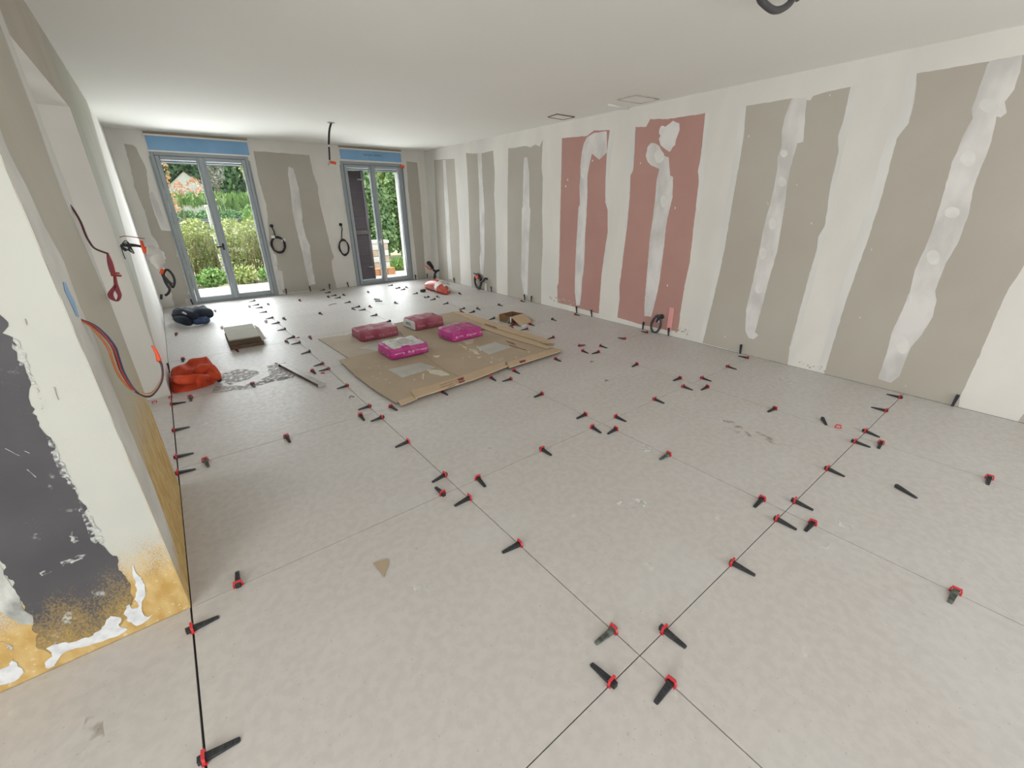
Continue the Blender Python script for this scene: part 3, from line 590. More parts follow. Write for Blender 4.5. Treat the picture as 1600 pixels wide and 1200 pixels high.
# broken clip remains
brk = MB().box((-.016, -.004, 0), (-.010, .004, .018), .001).box((.010, -.004, 0), (.016, .004, .016), .001).box((-.016, -.004, .014), (.016, .004, .020), .001)
bk = brk.build('broken_clip', M['red']); meB = bk.data; bpy.data.objects.remove(bk)
for k, (u, v, lab) in enumerate([(242,630,'broken red clip top lying left of the left wall joint'),(267,622,'broken red clip stub at the foot of the left wall corner'),(430,568.6,'thin red clip fragment beside the tip of the metal bar'),(504,584,'thin red clip fragment between the metal bar and the carton sheet'),(467,528,'thin red clip fragment near the carton corner, right of the second joint'),(398,540,'thin red clip fragment in front of the tile pack')]):
    o = link(bpy.data.objects.new('broken_clip', meB)); p = fl(u, v); o.location = (p[0], p[1], .0004); o.rotation_euler = (0, 0, k*.7); 
    if k > 1: o.rotation_euler = (math.pi/2, 0, k*.9); o.location.z = .0045
    tag(o, lab, 'clip piece', 'broken clip pieces on the tiles')
for k, (u, v, lab) in enumerate([(924,566,'small black plastic scrap in front of the four clips near the carton'),(947,595.6,'small curled black scrap on the tile, mid floor'),(549,621,'tiny dark crumb left of the carton sheet corner')]):
    p = fl(u, v); o = MB().tube(spline([(-.018,-.006,.003),(0,.006,.010),(.016,0,.003),(.02,-.008,.003)], 4), .0028, 5).build('plastic_scrap', M['black']); o.location = (p[0], p[1], .0004)
    tag(o, lab, 'scrap')
# loose wedges
def loose(u, v, rz, lab, rot=None, z=.0005, mesh_=None, off=(0, 0)):
    o = link(bpy.data.objects.new('spacer_wedge', mesh_ or meW)); p = fl(u, v); o.location = (p[0]+off[0], p[1]+off[1], z)
    o.rotation_euler = rot if rot else (0, 0, rz); tag(o, lab, 'wedge', 'loose black wedges'); return o
pa, pb = fl(1403, 763), fl(1432, 779)
loose(1403, 763, math.atan2(pb[1]-pa[1], pb[0]-pa[0]), 'black wedge lying alone on the tile at right, off any joint').scale = (1.05, 1, 1)
pa, pb = fl(1285, 658), fl(1291, 667)
loose(1285, 656, math.atan2(pb[1]-pa[1], pb[0]-pa[0]), 'loose black wedge beside the wedgeless red clip at right')
loose(588, 471, .4, 'lowest black wedge of the little heap on the far tiles'); loose(596, 473, 2.3, 'black wedge crossing the little heap on the far tiles', z=.017)
loose(586, 468, -.5, 'black wedge behind the little heap on the far tiles')
loose(664, 465, 1.3, 'black wedge crossing a clip left of the red plastic bag')
loose(619, 451, 1.2, 'black wedge crossing a clip in front of the right window')
# wedges standing between tiles and walls
stand = [((299,471),'b','black wedge standing at the left foot of the left window'),((447.5,457),'b','black wedge standing at the right foot of the left window'),((484,452),'b','black wedge standing at the far wall below the compound streak'),((515,449),'b','black wedge standing at the far wall, middle of the grey board edge'),((543,447),'b','black wedge standing at the left foot of the right window'),((649,436),'b','black wedge standing at the right foot of the right window'),((667,434),'b','black wedge standing at the far wall near the right corner'),
 ((711,443),'r','black wedge standing at the right wall, farthest one'),((769,457),'r','black wedge standing at the right wall beside the large orange taped coil'),((821,470),'r','left of two black wedges standing under the third grey board'),((832,472),'r','right of two black wedges standing under the third grey board'),((902,489),'r','black wedge standing under the first pink board streak'),((925,495),'r','black wedge standing under the right edge of first pink board'),((1006,515),'r','black wedge standing left of the low grey cable coil'),((1045,526),'r','black wedge standing under the pink offcut'),((1157,552),'r','black wedge standing under the near grey board'),((1490,634),'r','nearest black wedge standing against the right wall'),
 ((263,577),'l','black wedge standing in the gap along the left wall')]
for (u, v), w, lab in stand:
    if w == 'b': p = pl(u, v, 2, 0); x, y = p[0], YW-.014; x = bw(u, v)[0]; loc = (x, y, .085); rot = (0, math.pi/2, math.pi/2)
    elif w == 'r': y = rw(u, v)[1]; loc = (XR-.016, y, .085); rot = (0, math.pi/2, 0)
    else: y = 4.95; loc = (XA+.004, y, .075); rot = (0, math.pi/2, math.pi)
    o = link(bpy.data.objects.new('spacer_wedge', meW)); tag(o, lab, 'wedge', 'black wedges standing along the walls')
    e = {'b': Matrix.Rotation(math.pi/2+cr.uniform(-.1, .1), 3, 'Z'), 'r': Matrix.Rotation(math.pi, 3, 'Z'), 'l': Matrix.Rotation(0, 3, 'Z')}[w]
    # local x -> down, local z -> out of the wall
    out = {'b': Vector((0, -1, 0)), 'r': Vector((-1, 0, 0)), 'l': Vector((1, 0, 0))}[w]; tilt = cr.uniform(-.18, .18)
    hor = out.cross(Vector((0, 0, -1))); dn = (Vector((0, 0, -1))+hor*tilt).normalized(); yy = out.cross(dn)
    o.matrix_world = Matrix.Translation(Vector(loc)+Vector(out)*0) @ Matrix((dn, yy, out)).transposed().to_4x4()
pa, pb = fl(514, 477.5), fl(526, 474.5)
o = MB().tube([pa+np.array((0, 0, .005)), (pa+pb)/2+np.array((0, 0, .012)), pb+np.array((0, 0, .005))], .004, 5).build('plastic_strip', M['conduit']); tag(o, 'thin grey plastic strip lying on the far tiles', 'strip')
p = fl(661, 456); o = MB().box((-.05, -.03, 0), (.05, .03, .045), .006).build('rubber_block', M['black']); o.location = (p[0], p[1], .0005); o.rotation_euler = (0, 0, .5); tag(o, 'small black block left of the red plastic bag', 'block')
# ------------------------------------------------------------------ triangular scrap
sc = [(583,880),(606,873),(608,880),(600,902)]
o = patch('cardboard_scrap', sc, (2, .001, 1), .003, M['card'], None, .002, .02, 2); tag(o, 'small brown cardboard triangle on the near tile', 'scrap')

# ------------------------------------------------------------------ cardboard floor sheets
CZ = .003
def sheet(label, px, z, holes=(), th=.005, m='card', amp=.004, name='cardboard_sheet', seed=1):
    P = [fl(u, v, z) for u, v in px]; c = sum(P)/len(P)
    r = thing(name, label, 'cardboard', (c[0], c[1], 0), 0, 'flattened cartons protecting the floor' if name == 'cardboard_sheet' else None)
    patch('board', px, (2, z, 1), th, M[m], r, amp, .06, seed, off=(c[0], c[1], 0)); r['_c'] = (c[0], c[1], 0.0); return r
def onsheet(r, name, px, z, th, m, amp=.003, seed=1, step=.03): return patch(name, px, (2, z, 1), th, M[m], r, amp, step, seed, off=tuple(r['_c']))
s1 = sheet('back left flattened carton under the crimson bag', [(497,530),(540,524),(612,506.5),(640,531),(650,541),(590,551),(548,562)], .004, seed=1, m='card3')
s2 = sheet('back right flattened carton reaching the open box side', [(615,506),(712,487),(760,507),(865,540),(800,530),(745,516),(735,528),(655,548),(632,528)], .0098, seed=2)
s3 = sheet('front left flattened carton with a pale paper label', [(530,563),(585,550),(648,541),(680,567),(722,590),(700,598),(619,630),(586,610),(556,588)], .0152, seed=3)
s4 = sheet('front right flattened carton with a pale paper label and glue drips', [(648,543),(668,541),(735,523),(760,516),(790,521),(868,545),(880,548),(790,572),(726,594),(690,575)], .0206, seed=4)
s5 = sheet('long folded carton strip lying along the right side of the sheets', [(706,487.5),(716,486.5),(770,503),(860,532),(867,537),(850,536),(750,506)], .0152, seed=5, m='card2')
s6 = sheet('carton strip lying parallel to the sheets near the open box', [(752,509),(800,523),(862,543),(855,545.5),(795,528),(748,512)], .030, seed=6, m='card2')
onsheet(s3, 'paper_label', [(606,577.5),(657,566.5),(681,574),(629,590)], .0204, .0008, 'label', 0)
onsheet(s4, 'paper_label', [(744,543),(773,534.5),(800,542.5),(764,554)], .0258, .0008, 'label', 0)
onsheet(s1, 'paper_label', [(560,545),(596,530),(640,533),(600,549)], .0092, .0008, 'label', 0)
onsheet(s2, 'paper_label', [(684,511),(713,504),(740,512),(706,521)], .015, .0008, 'label', 0)
for q in ([(667,577),(690,579),(703,586),(690,588),(672,583)],):
    onsheet(s3, 'glue_smear', q, .0206, .001, 'glue', .012, 4)
for q in ([(722,532),(742,530),(738,536),(730,538)], [(732,545),(745,547),(750,554),(742,553)], [(677,556),(688,555),(684,559),(678,558)], [(716,537),(730,543),(727,545)], [(765,566),(768,564),(771,569)], [(744,558),(753,557),(750,560)], [(748,547),(752,545),(751,549)]):
    onsheet(s4, 'glue_smear', q, .0260, .0012, 'glue', .01, 4)
for k in range(26):
    s = s3 if k % 2 else s4; u, v = (rnd.uniform(575, 660), rnd.uniform(565, 600)) if k % 2 else (rnd.uniform(700, 830), rnd.uniform(540, 565)); z = .0206 if k % 2 else .0260
    onsheet(s, 'glue_drop', [(u-1.2,v-.6),(u+1.2,v-.5),(u+.8,v+.8),(u-.8,v+.7)], z, .0012, 'glue', .002, k, .01)
onsheet(s3, 'glue_smear', [(660,584),(663,584),(662,593),(660,592)], .0206, .001, 'glue', .004, 7)
# front fold strip, raised above the sheets
def fold(label, px, z, seed, th=.0118):
    r = sheet(label, px, z, m='card2', seed=seed, th=th, amp=.003); return r
f1 = fold('short creased carton strip at the front corner of the sheets', [(622,627),(645,619),(652,624),(627,634)], .0205, 8, .005)
f2 = fold('long light carton strip with a dark red printed mark along the front edge', [(643,612),(700,596),(789,566),(794,573),(740,594),(650,623)], .026, 9)
f3 = fold('darker carton strip at the front right corner of the sheets', [(789,569),(862,547),(878,546.5),(872,551),(796,575)], .026, 10)
onsheet(f2, 'printed_mark', [(715,592),(724,589),(726.5,596),(717.5,599)], .0385, .0006, 'print', 0)
pt = fl(721.5, 594.5, .0395)
ang = math.atan2(*(fl(789, 569, .03)-fl(650, 617, .03))[[1, 0]])
text('printed_lettering', 'FILA', .04, M['card2'], f2, Matrix.Translation(Vector(pt)-Vector(f2['_c'])) @ Matrix.Rotation(ang, 4, 'Z'), .0005)
for i, s in enumerate(['PROTECTION DU SOL', 'NE PAS PLIER - HAUT', 'FRAGILE']):
    pp = fl(703+i*1.3, 597+i*3.2, .0388); text('printed_lettering', s, .021, M['printbr'], f2, Matrix.Translation(Vector(pp)-Vector(f2['_c'])) @ Matrix.Rotation(ang, 4, 'Z'), .0004)
onsheet(f3, 'printed_mark', [(811,564.5),(820,562),(822,564.5),(813,567.5)], .0385, .0006, 'print', 0)
for q, s in (([(790,532),(803,536),(807,540),(793,535)], s4), ([(756,505),(775,511),(778,514),(758,507.5)], s5), ([(795,538),(820,546),(824,548.5),(797,540.5)], s4)):
    onsheet(s, 'printed_mark', q, .0260 if s is s4 else .0204, .0006, 'printbr', .004, 5)

# ------------------------------------------------------------------ bags of tile adhesive
def bag(label, c, w, d, h, rz, m, seed, topwhite=False, endwhite=False, z=0.03, flip=False):
    r = thing('adhesive_bag', label, 'bag', (c[0], c[1], z), rz, 'paper bags of tile adhesive on the cartons')
    nx, ny, nz = 24, 16, 6
    bm = bmesh.new(); bmesh.ops.create_cube(bm, size=2)
    bmesh.ops.subdivide_edges(bm, edges=bm.edges[:], cuts=13, use_grid_fill=True)
    for v in bm.verts:
        x, y, zz = v.co
        # soft bulged box: edges rounded, ends pinched a little
        p = 13.0; n = (abs(x)**p+abs(y)**p+abs(zz)**p)**(1/p); q = v.co/n
        X, Y, Z = q
        bul = 1-.16*max(0, abs(X)-.6)**1.3-.05*abs(Y)**4
        wr_ = noise.noise(Vector((X*3+seed, Y*3, Z*2)))*.035+noise.noise(Vector((X*9+seed, Y*8, Z*3)))*.012
        zt = (Z+1)/2
        v.co = Vector((X*w/2*(1-.02*Z), Y*d/2*(1-.03*Z+wr_), (zt*bul*(1+wr_*2.5))*h if Z > -.98 else 0))
        if v.co.z < .002: v.co.z = 0
    me = bpy.data.meshes.new('sack'); bm.normal_update()
    ids = 0
    for f in bm.faces:
        f.smooth = True
        if topwhite and f.normal.z > .75 and abs(f.calc_center_median().x) < w*.42 and abs(f.calc_center_median().y) < d*.44: f.material_index = 1
        if endwhite and f.normal.x < -.6: f.material_index = 1
    bm.to_mesh(me); bm.free(); me.materials.append(M[m]); me.materials.append(M['bagwhite'])
    link(bpy.data.objects.new('sack', me), r)
    # pinched end flaps
    fm = MB()
    for sx in ((1,) if endwhite else (-1, 1)):
        V = []
        for i in range(9):
            y = -d*.44+d*.88*i/8
            V += [(sx*w*.478, y, h*(.42+.06*math.sin(i*1.7+seed))), (sx*(w*.515), y*.97, h*(.30+.08*math.sin(i*2.1+seed)))]
        fm.add(V, [(2*i, 2*i+1, 2*i+3, 2*i+2) for i in range(8)]+[(2*i, 2*i+2, 2*i+3, 2*i+1) for i in range(8)])
    fm.build('folded_end', M[m], r)
    fr = Matrix.Rotation(math.pi/2, 4, 'X'); fp = Matrix.Rotation(math.pi, 4, 'Z') if flip else Matrix.Identity(4)
    for s, x, sz in (('flexible', -w*.28, .036), ('25 kg', w*.02, .032), ('ciment colle', w*.29, .027)):
        text('printed_lettering', s, sz, M['ink'] if m == 'bagpink' else M['inkpink'], r, Matrix.Translation((x, -d/2*1.012, h*.42)) @ fr @ fp)
    if not topwhite:
        text('printed_lettering', 'FLEX', .095, M['inkpink'], r, Matrix.Translation((-w*.15, -d*.08, h*1.012)) @ Matrix.Rotation(math.pi*.5, 4, 'Z'))
        text('printed_lettering', 'colle C2', .05, M['inkpink'], r, Matrix.Translation((w*.22, -d*.03, h*1.01)) @ Matrix.Rotation(math.pi*.5, 4, 'Z'))
    else:
        for i in range(9):
            text('printed_lettering', 'mode d emploi - preparation du support', .0125, M['inkgrey'] if i % 3 else M['inkpink'], r, Matrix.Translation((-w*.02, -d*.30+i*d*.072, h*1.012)))
    if endwhite: text('printed_lettering', '25 KG', .05, M['inkdark'], r, Matrix.Translation((-w*.506, 0, h*.5)) @ Matrix.Rotation(-math.pi/2, 4, 'Z') @ fr)
    return r
def ctr(a, b_, c):   # front-left, front-right, back-left base corners in px
    A, B_, C_ = fl(*a, .012), fl(*b_, .012), fl(*c, .012); return (A+B_+C_-A)/2, np.linalg.norm(B_-A), math.atan2(B_[1]-A[1], B_[0]-A[0])
bag('crimson paper bag with rumpled top, far left of the four', fl(586, 518, .06), .46, .34, .115, math.atan2(.0, .43), 'bagred', 1.0, z=.010)
bag('crimson paper bag with a pale end panel, farthest of the four', fl(661.5, 503.5, .06), .42, .33, .125, .03, 'bagred', 4.0, endwhite=True, z=.016)
bag('magenta paper bag with pale printed top, nearest of the four', fl(630, 545, .06), .42, .36, .115, .0, 'bagpink', 7.0, topwhite=True, z=.0268, flip=True)
bag('magenta paper bag with dusty top, rightmost of the four', fl(719, 520.5, .06), .42, .34, .115, .03, 'bagpink', 9.5, z=.0268)

# ------------------------------------------------------------------ tile pack
r = thing('tile_pack', 'low stack of beige tile offcuts and brown cartons on the left tiles', 'tile stack', (.46, 5.68, .0005), -.03)
MB().box((-.165, -.33, 0), (.165, .33, .04), .003).build('slab', M['brownedge'], r)
MB().box((-.155, -.315, .042), (.15, .33, .078), .003).build('slab', M['brownedge'], r)
MB().box((-.16, -.325, .080), (.135, .33, .098), .002).build('slab', M['brownedge'], r)
tp = MB().box((-.16, -.33, .099), (.145, .33, .112), .0015).build('top_tile', M['concrete'], r); tp['label'] = 'smooth grey beige top slab'
MB().add([(.15,-.30,.04),(.20,-.25,.04),(.20,.30,.05),(.155,.25,.10),(.15,-.30,.05),(.20,-.25,.05),(.20,.30,.06),(.155,.25,.11)], [(0,3,2,1),(4,5,6,7),(0,1,5,4),(1,2,6,5),(2,3,7,6),(3,0,4,7)]).build('leaning_offcut', M['concrete'], r)

# ------------------------------------------------------------------ metal straightedge
pa, pb = fl(441, 570.5, .01), fl(503, 602.5, .01); d = pb-pa; L = float(np.linalg.norm(d)); c = (pa+pb)/2
r = thing('straightedge', 'dull metal straightedge lying slantwise on the left tiles', 'tool', (c[0], c[1], .0006), math.atan2(d[1], d[0]))
MB().box((-L/2, -.032, 0), (L/2, .032, .006), .001).box((-L/2, -.004, .006), (L/2, .004, .02), .001).box((-L/2, -.026, .020), (L/2, .026, .025), .001).build('profile', M['silver'], r)
MB().box((-L/2-.004, -.034, 0), (-L/2, .034, .026), .001).build('end_cap', M['gasket'], r); MB().box((L/2, -.034, 0), (L/2+.006, .034, .026), .001).build('end_cap', M['label'], r)

# ------------------------------------------------------------------ crumpled clothes
def cloth(name, label, cat, px, h, m, seed, lumps, extra=None, fold_amp=.3):
    P = [fl(u, v, .005) for u, v in px]; c = sum(P)/len(P); n = len(P)
    r = thing(name, label, cat, (c[0], c[1], .0008))
    out = [np.array(q[:2]) for q in spline([*P, P[0]], 6)[:-1]]; N_ = len(out); rings = 22; V = []; Fc = []
    for k in range(rings):
        t = k/(rings-1); s = 1-t
        for i, q in enumerate(out):
            xy = c[:2]+(q-c[:2])*(s**.8 if s > 0 else 0)*(1+.05*math.sin(i*.9+seed)*(t*4 if t < .25 else 1))
            e = 1-(1-min(1, t*3.2))**2.2
            z = 0
            for lx, ly, lr, lh in lumps:
                dd = ((xy[0]-c[0]-lx)**2+(xy[1]-c[1]-ly)**2)/(lr*lr); z += lh*math.exp(-dd)
            f = noise.noise(Vector((xy[0]*9+seed, xy[1]*7, 0)))
            rdg = 1-abs(noise.noise(Vector((xy[0]*14+seed*2, xy[1]*9, 1.3))))*2.2
            z = h*(.38+z)*(1+fold_amp*f)+fold_amp*.10*h*rdg*2
            V.append((xy[0]-c[0], xy[1]-c[1], max(0.0, z)*e+(.004 if k else 0)))
    for k in range(rings-1):
        for i in range(N_): Fc.append((k*N_+i, k*N_+(i+1) % N_, (k+1)*N_+(i+1) % N_, (k+1)*N_+i))
    o = mesh('fabric', V, Fc, M[m], r, True); return r, c
t1, c1 = cloth('crumpled_shirt', 'crumpled orange red shirt on the tiles against the left wall', 'clothing', [(266,588),(268,611),(285,612),(310,607),(333,599),(338,593),(344,590),(345,584),(334,580),(333,570),(322,567),(310,572),(300,574),(285,578),(270,581)], .13, 'tshirt', 2.0, [(-.1,-.05,.16,.55),(.12,.12,.10,.45),(0,.05,.09,.3),(.1,-.08,.07,.3)])
def fold_tube(parent, c, px, rr, m, name, zs=.03):
    pts = [fl(u, v, z)-np.array((c[0], c[1], 0)) for u, v, z in px]
    MB().tube(spline(pts, 5), [rr*(1-.45*abs(2*i/(len(pts)*5-5)-1)**3) for i in range((len(pts)-1)*5+1)], 9).build(name, M[m], parent)
fold_tube(t1, c1, [(270,592,.08),(285,594,.12),(305,592,.13),(325,590,.08)], .04, 'tshirt', 'fold')
fold_tube(t1, c1, [(303,588,.12),(312,594,.12),(314,603,.05)], .03, 'tshirt', 'fold')
fold_tube(t1, c1, [(308,583,.10),(318,576,.10),(331,578,.05)], .045, 'tshirt', 'sleeve')
fold_tube(t1, c1, [(322,592,.06),(334,588,.07),(344,592,.03)], .035, 'tshirt', 'sleeve')
fold_tube(t1, c1, [(338,594,.03),(345,591,.035)], .028, 'navy', 'lining')
fold_tube(t1, c1, [(309,571,.04),(315,572,.05)], .022, 'navy', 'collar')
t2, c2 = cloth('crumpled_jacket', 'rolled dark navy jacket lying on the tiles before the left window', 'clothing', [(269,488),(270,498),(278,503),(292,504),(302,506),(310,505),(326,503),(328,498),(330,490),(322,483),(312,482),(300,485),(285,484),(273,485)], .13, 'navy', 8.0, [(-.15,0,.12,.45),(.2,.1,.14,.5)])
fold_tube(t2, c2, [(272,493,.08),(284,488,.15),(298,492,.14),(310,497,.10)], .055, 'navy', 'fold')
fold_tube(t2, c2, [(298,497,.10),(312,489,.15),(325,488,.12),(328,495,.05)], .06, 'navy', 'fold')
fold_tube(t2, c2, [(275,498,.07),(287,501,.09),(299,505,.04)], .055, 'navy', 'fold')
fold_tube(t2, c2, [(302,503,.05),(313,501,.06),(326,500,.04)], .05, 'navylight', 'sleeve')
fold_tube(t2, c2, [(285,488,.19),(291,491,.19)], .012, 'label', 'piping')

# ------------------------------------------------------------------ open carton
zr = .095
rim = [fl(798, 495.5, zr), fl(818, 490, zr), fl(800, 486.5, zr), fl(780, 491, zr)]; c = sum(rim)/4; c[2] = 0
r = thing('open_carton', 'open brown cardboard box with folded down flaps near the sheets', 'box', (c[0], c[1], .0006))
V = [q-c for q in rim]+[np.array((*(q-c)[:2]*.97, 0)) for q in rim]+[np.array((*(q-c)[:2]*.97, .01)) for q in rim]
MB().add(V, [(0,1,5,4),(1,2,6,5),(2,3,7,6),(3,0,4,7)]).add(V, [(0,4,5,1),(1,5,6,2),(2,6,7,3),(3,7,4,0),(8,9,10,11)]).build('body', M['cardin'], r)
def flap(a, b_, px):
    P = [rim[a]-c, rim[b_]-c]+[fl(u, v, z)-c for u, v, z in px]; nrm = np.cross(P[1]-P[0], P[3]-P[0]); nrm = nrm/np.linalg.norm(nrm)*.004
    if nrm[2] < 0: nrm = -nrm
    MB().add([p for p in P]+[p+nrm for p in P], [(0,1,2,3),(4,7,6,5),(0,4,5,1),(1,5,6,2),(2,6,7,3),(3,7,4,0)]).build('flap', M['card2'], r)
flap(0, 1, [(831.5, 503.5, .012), (812.5, 509, .012)])
flap(3, 0, [(789, 502.5, .012), (773.5, 498.5, .012)])
flap(1, 2, [(817, 489, .02), (835, 499, .02)])
V0 = (rim[0]-c); V3 = (rim[3]-c)
MB().tube([V0*.98*np.array((1,1,0))+np.array((0,0,.02)), V0*.99], .012, 4).build('corner', M['whitepaint'], r)
q = fl(795, 505, 0)-c; q2 = fl(803, 505, 0)-c
MB().add([q, q2, V0+np.array((0, 0, -.01)), (0, 0, 0)], [(0, 1, 2)]).add([q+np.array((-.02, .03, 0)), q, V0-np.array((0,0,.01))], [(0, 1, 2)]).build('printed_side', M['whitepaint'], r)
o = MB()
pp = [fl(815.5, 509.5), fl(823, 506), fl(823.5, 508.5), fl(817, 511)]
o = patch('paper_scrap', [(814,509.5),(822,506.5),(824,508.5),(817,512)], (2, .001, 1), .012, M['whitepaint'], None, .003, .02); tag(o, 'white paper scrap beside the open cardboard box', 'scrap')

# ------------------------------------------------------------------ red plastic bag of clips
c = fl(688, 455, .05)
pa_, pb_ = fl(664, 449), fl(701, 462); c = (pa_+pb_)/2
r = thing('plastic_bag', 'half empty red and clear plastic bag slumped on the far tiles', 'bag', (c[0], c[1], .0006), math.atan2(pb_[1]-pa_[1], pb_[0]-pa_[0]))
V = []; Fc = []; n, k = 26, 14
for i in range(n+1):
    t = i/n; x = (t-.5)*float(np.linalg.norm(pb_-pa_))*.92
    w = .17*math.sin(math.pi*min(1, t*1.02+.02))**.55; hh = .20*math.sin(math.pi*min(1, t*.97+.04))**.6
    for j in range(k):
        q = 2*math.pi*j/k; f = 1+.16*noise.noise(Vector((t*6, q*1.4, 2)))
        V.append((x, .07*math.sin(t*3.1)+w*math.cos(q)*f, max(0.0, hh*.5+hh*.5*math.sin(q)*f*1.1)+.12*math.sin(math.pi*t)*0))
for i in range(n):
    for j in range(k): Fc.append((i*k+j, i*k+(j+1) % k, (i+1)*k+(j+1) % k, (i+1)*k+j))
Fc += [tuple(range(k-1, -1, -1)), tuple(range(n*k, (n+1)*k))]
sack = mesh('film', V, Fc, [M['plasticred'], M['plastic'], M['milky']], r, True)
for p in sack.data.polygons:
    cc = p.center
    if cc.y > .03 and p.index % (k*2) < k*2 and cc.z > .06: p.material_index = 1 if (p.index//k) % 5 else 2
    if .12 < cc.x < .2 and cc.y < 0 and cc.z > .05: p.material_index = 2
MB().tube([(-.31, 0, .02), (-.36, -.02, .03), (-.42, -.02, .015)], [.02, .012, .018], 7).build('knot', M['plasticred'], r)

# ------------------------------------------------------------------ cables
def wplane(ax, val, off=0): return lambda u, v: pl(u, v, ax, val+off)
def cable_thing(name, label, cat, origin, parts, group=None):
    r = thing(name, label, cat, tuple(origin), 0, group)
    for nm, pts, rr, m in parts:
        MB().tube(spline(pts, 6), rr, 7).build(nm, M[m], r, off=tuple(origin))
    return r
def coil(c, ra, rb, ax, turns, rr, seed, tilt=0):
    R_ = random.Random(seed); out = []
    N = 14*turns
    for i in range(N+1):
        t = 2*math.pi*i/14; k = i/N
        a = ra*(1+.12*math.sin(seed+i*.31)); b2 = rb*(1+.11*math.cos(seed*2+i*.27)); q = (a*math.cos(t)*math.cos(tilt)-b2*math.sin(t)*math.sin(tilt), a*math.cos(t)*math.sin(tilt)+b2*math.sin(t)*math.cos(tilt))
        dpt = .012+.012*((i % 5)/5)+.012*k
        if ax == 1: out.append((c[0]+q[0], c[1]-dpt, c[2]+q[1]))
        else: out.append((c[0]-dpt, c[1]+q[0], c[2]+q[1]))
    return out
for k, (uc, vc, uo, vo, ra, rb, lab) in enumerate([(434.5,382.5,424,353,.105,.125,'black cable coil taped to the grey board right of left window'),(537,386.5,532,351,.085,.135,'black cable coil hanging left of the right window')]):
    C_ = bw(uc, vc); O_ = bw(uo, vo)
    top = np.array((C_[0]-.02, C_[1]-.02, C_[2]+rb))
    r = cable_thing('cable_coil', lab, 'cable', O_, [('cable', coil(C_, ra, rb, 1, 5, .008, k+2), .0085, 'cable'), ('cable_lead', [O_+np.array((0, -.005, 0)), O_+np.array((.01, -.03, -.06)), (O_+top)/2+np.array((.01, -.01, 0)), top], .009, 'cable')], 'black cable coils on the far wall')
    MB().tube([O_+np.array((0, 0, 0)), O_+np.array((0, -.02, 0))], .028, 12).build('grommet', M['cable'], r, off=tuple(O_))
    if k == 0:
        for u, v, w_ in ((426, 370, .03), (442, 375, .03)):
            q = bw(u, v); MB().box((q[0]-w_, q[1]-.034, q[2]-.022), (q[0]+w_, q[1]-.030, q[2]+.022), .001).build('tape', M['white'], r, off=tuple(O_))
# white thin cable trace beside it
# low coil right wall near pink
O_ = rw(1034.5, 494.5); C_ = rw(1027, 509)
r = cable_thing('cable_coil', 'small grey black cable coil hanging from the pink board', 'cable', O_, [('cable', coil((XR-.01, C_[1], .105), .06, .105, 0, 4, .008, 4, .15), .0085, 'conduit'), ('cable_lead', [O_, O_+np.array((-.05, .01, -.02)), O_+np.array((-.05, .03, -.06)), (XR-.03, C_[1]-.02, .20)], .012, 'cable')])
MB().tube([O_, O_+np.array((-.012, 0, 0))], .03, 12).build('grommet', M['cable'], r, off=tuple(O_))
MB().box((XR-.05, C_[1]-.05, .14), (XR-.02, C_[1]-.02, .16), .003).build('tape', M['milky'], r, off=tuple(O_))
# coil with orange tape
O_ = rw(759, 437); C_ = rw(750, 444)
r = cable_thing('cable_coil', 'black cable coil with orange tape under the third grey board streak', 'cable', O_, [('cable', coil((XR-.02, C_[1], .145), .10, .125, 0, 3, .009, 6), .012, 'cable'), ('cable_lead', [O_+np.array((0, -.05, .02)), O_+np.array((-.05, -.04, .03)), O_+np.array((-.05, 0, -.01)), (XR-.05, C_[1]-.09, .13)], .018, 'cable'), ('cable_end', [(XR-.05, C_[1]+.12, .28), (XR-.06, C_[1]+.02, .265), (XR-.05, C_[1]-.04, .20)], .014, 'cable')])
MB().box((XR-.075, C_[1]-.04, .195), (XR-.03, C_[1]+.05, .262), .01).build('tape', M['orange'], r, off=tuple(O_))
MB().box((XR-.03, C_[1]-.23, .0), (XR-.0, C_[1]-.20, .14), .002).build('packing_strip', M['white'], r, off=tuple(O_))
# bundle in the corner
O_ = rw(686, 422)
r = cable_thing('cable_bundle', 'tangled black and orange cable bundle in the far right corner', 'cable', O_, [('cable', [O_, O_+np.array((-.10, .0, -.01)), O_+np.array((-.20, -.02, .10)), O_+np.array((-.27, -.03, .17)), O_+np.array((-.22, -.03, .18)), O_+np.array((-.15, -.03, .06))], .022, 'cable'), ('cable', [O_+np.array((-.06, 0, -.02)), O_+np.array((-.12, -.02, -.08)), O_+np.array((-.14, -.02, -.16)), O_+np.array((-.10, -.02, -.10))], .02, 'cable'), ('orange_end', [O_+np.array((-.16, -.03, .03)), O_+np.array((-.25, -.04, .05)), O_+np.array((-.33, -.04, .12))], .012, 'orange')])
# pink offcut on wall
a_, b_ = rw(1045, 487), rw(1051, 514); q = rw(1048, 500)
o = MB().box((XR-.012, q[1]-.028, .055), (XR-.001, q[1]+.03, .335), .003).build('plaster_offcut', mat('salmon plastic', (.72, .33, .32), .5)); tag(o, 'upright salmon pink offcut leaning on the pink board', 'offcut')
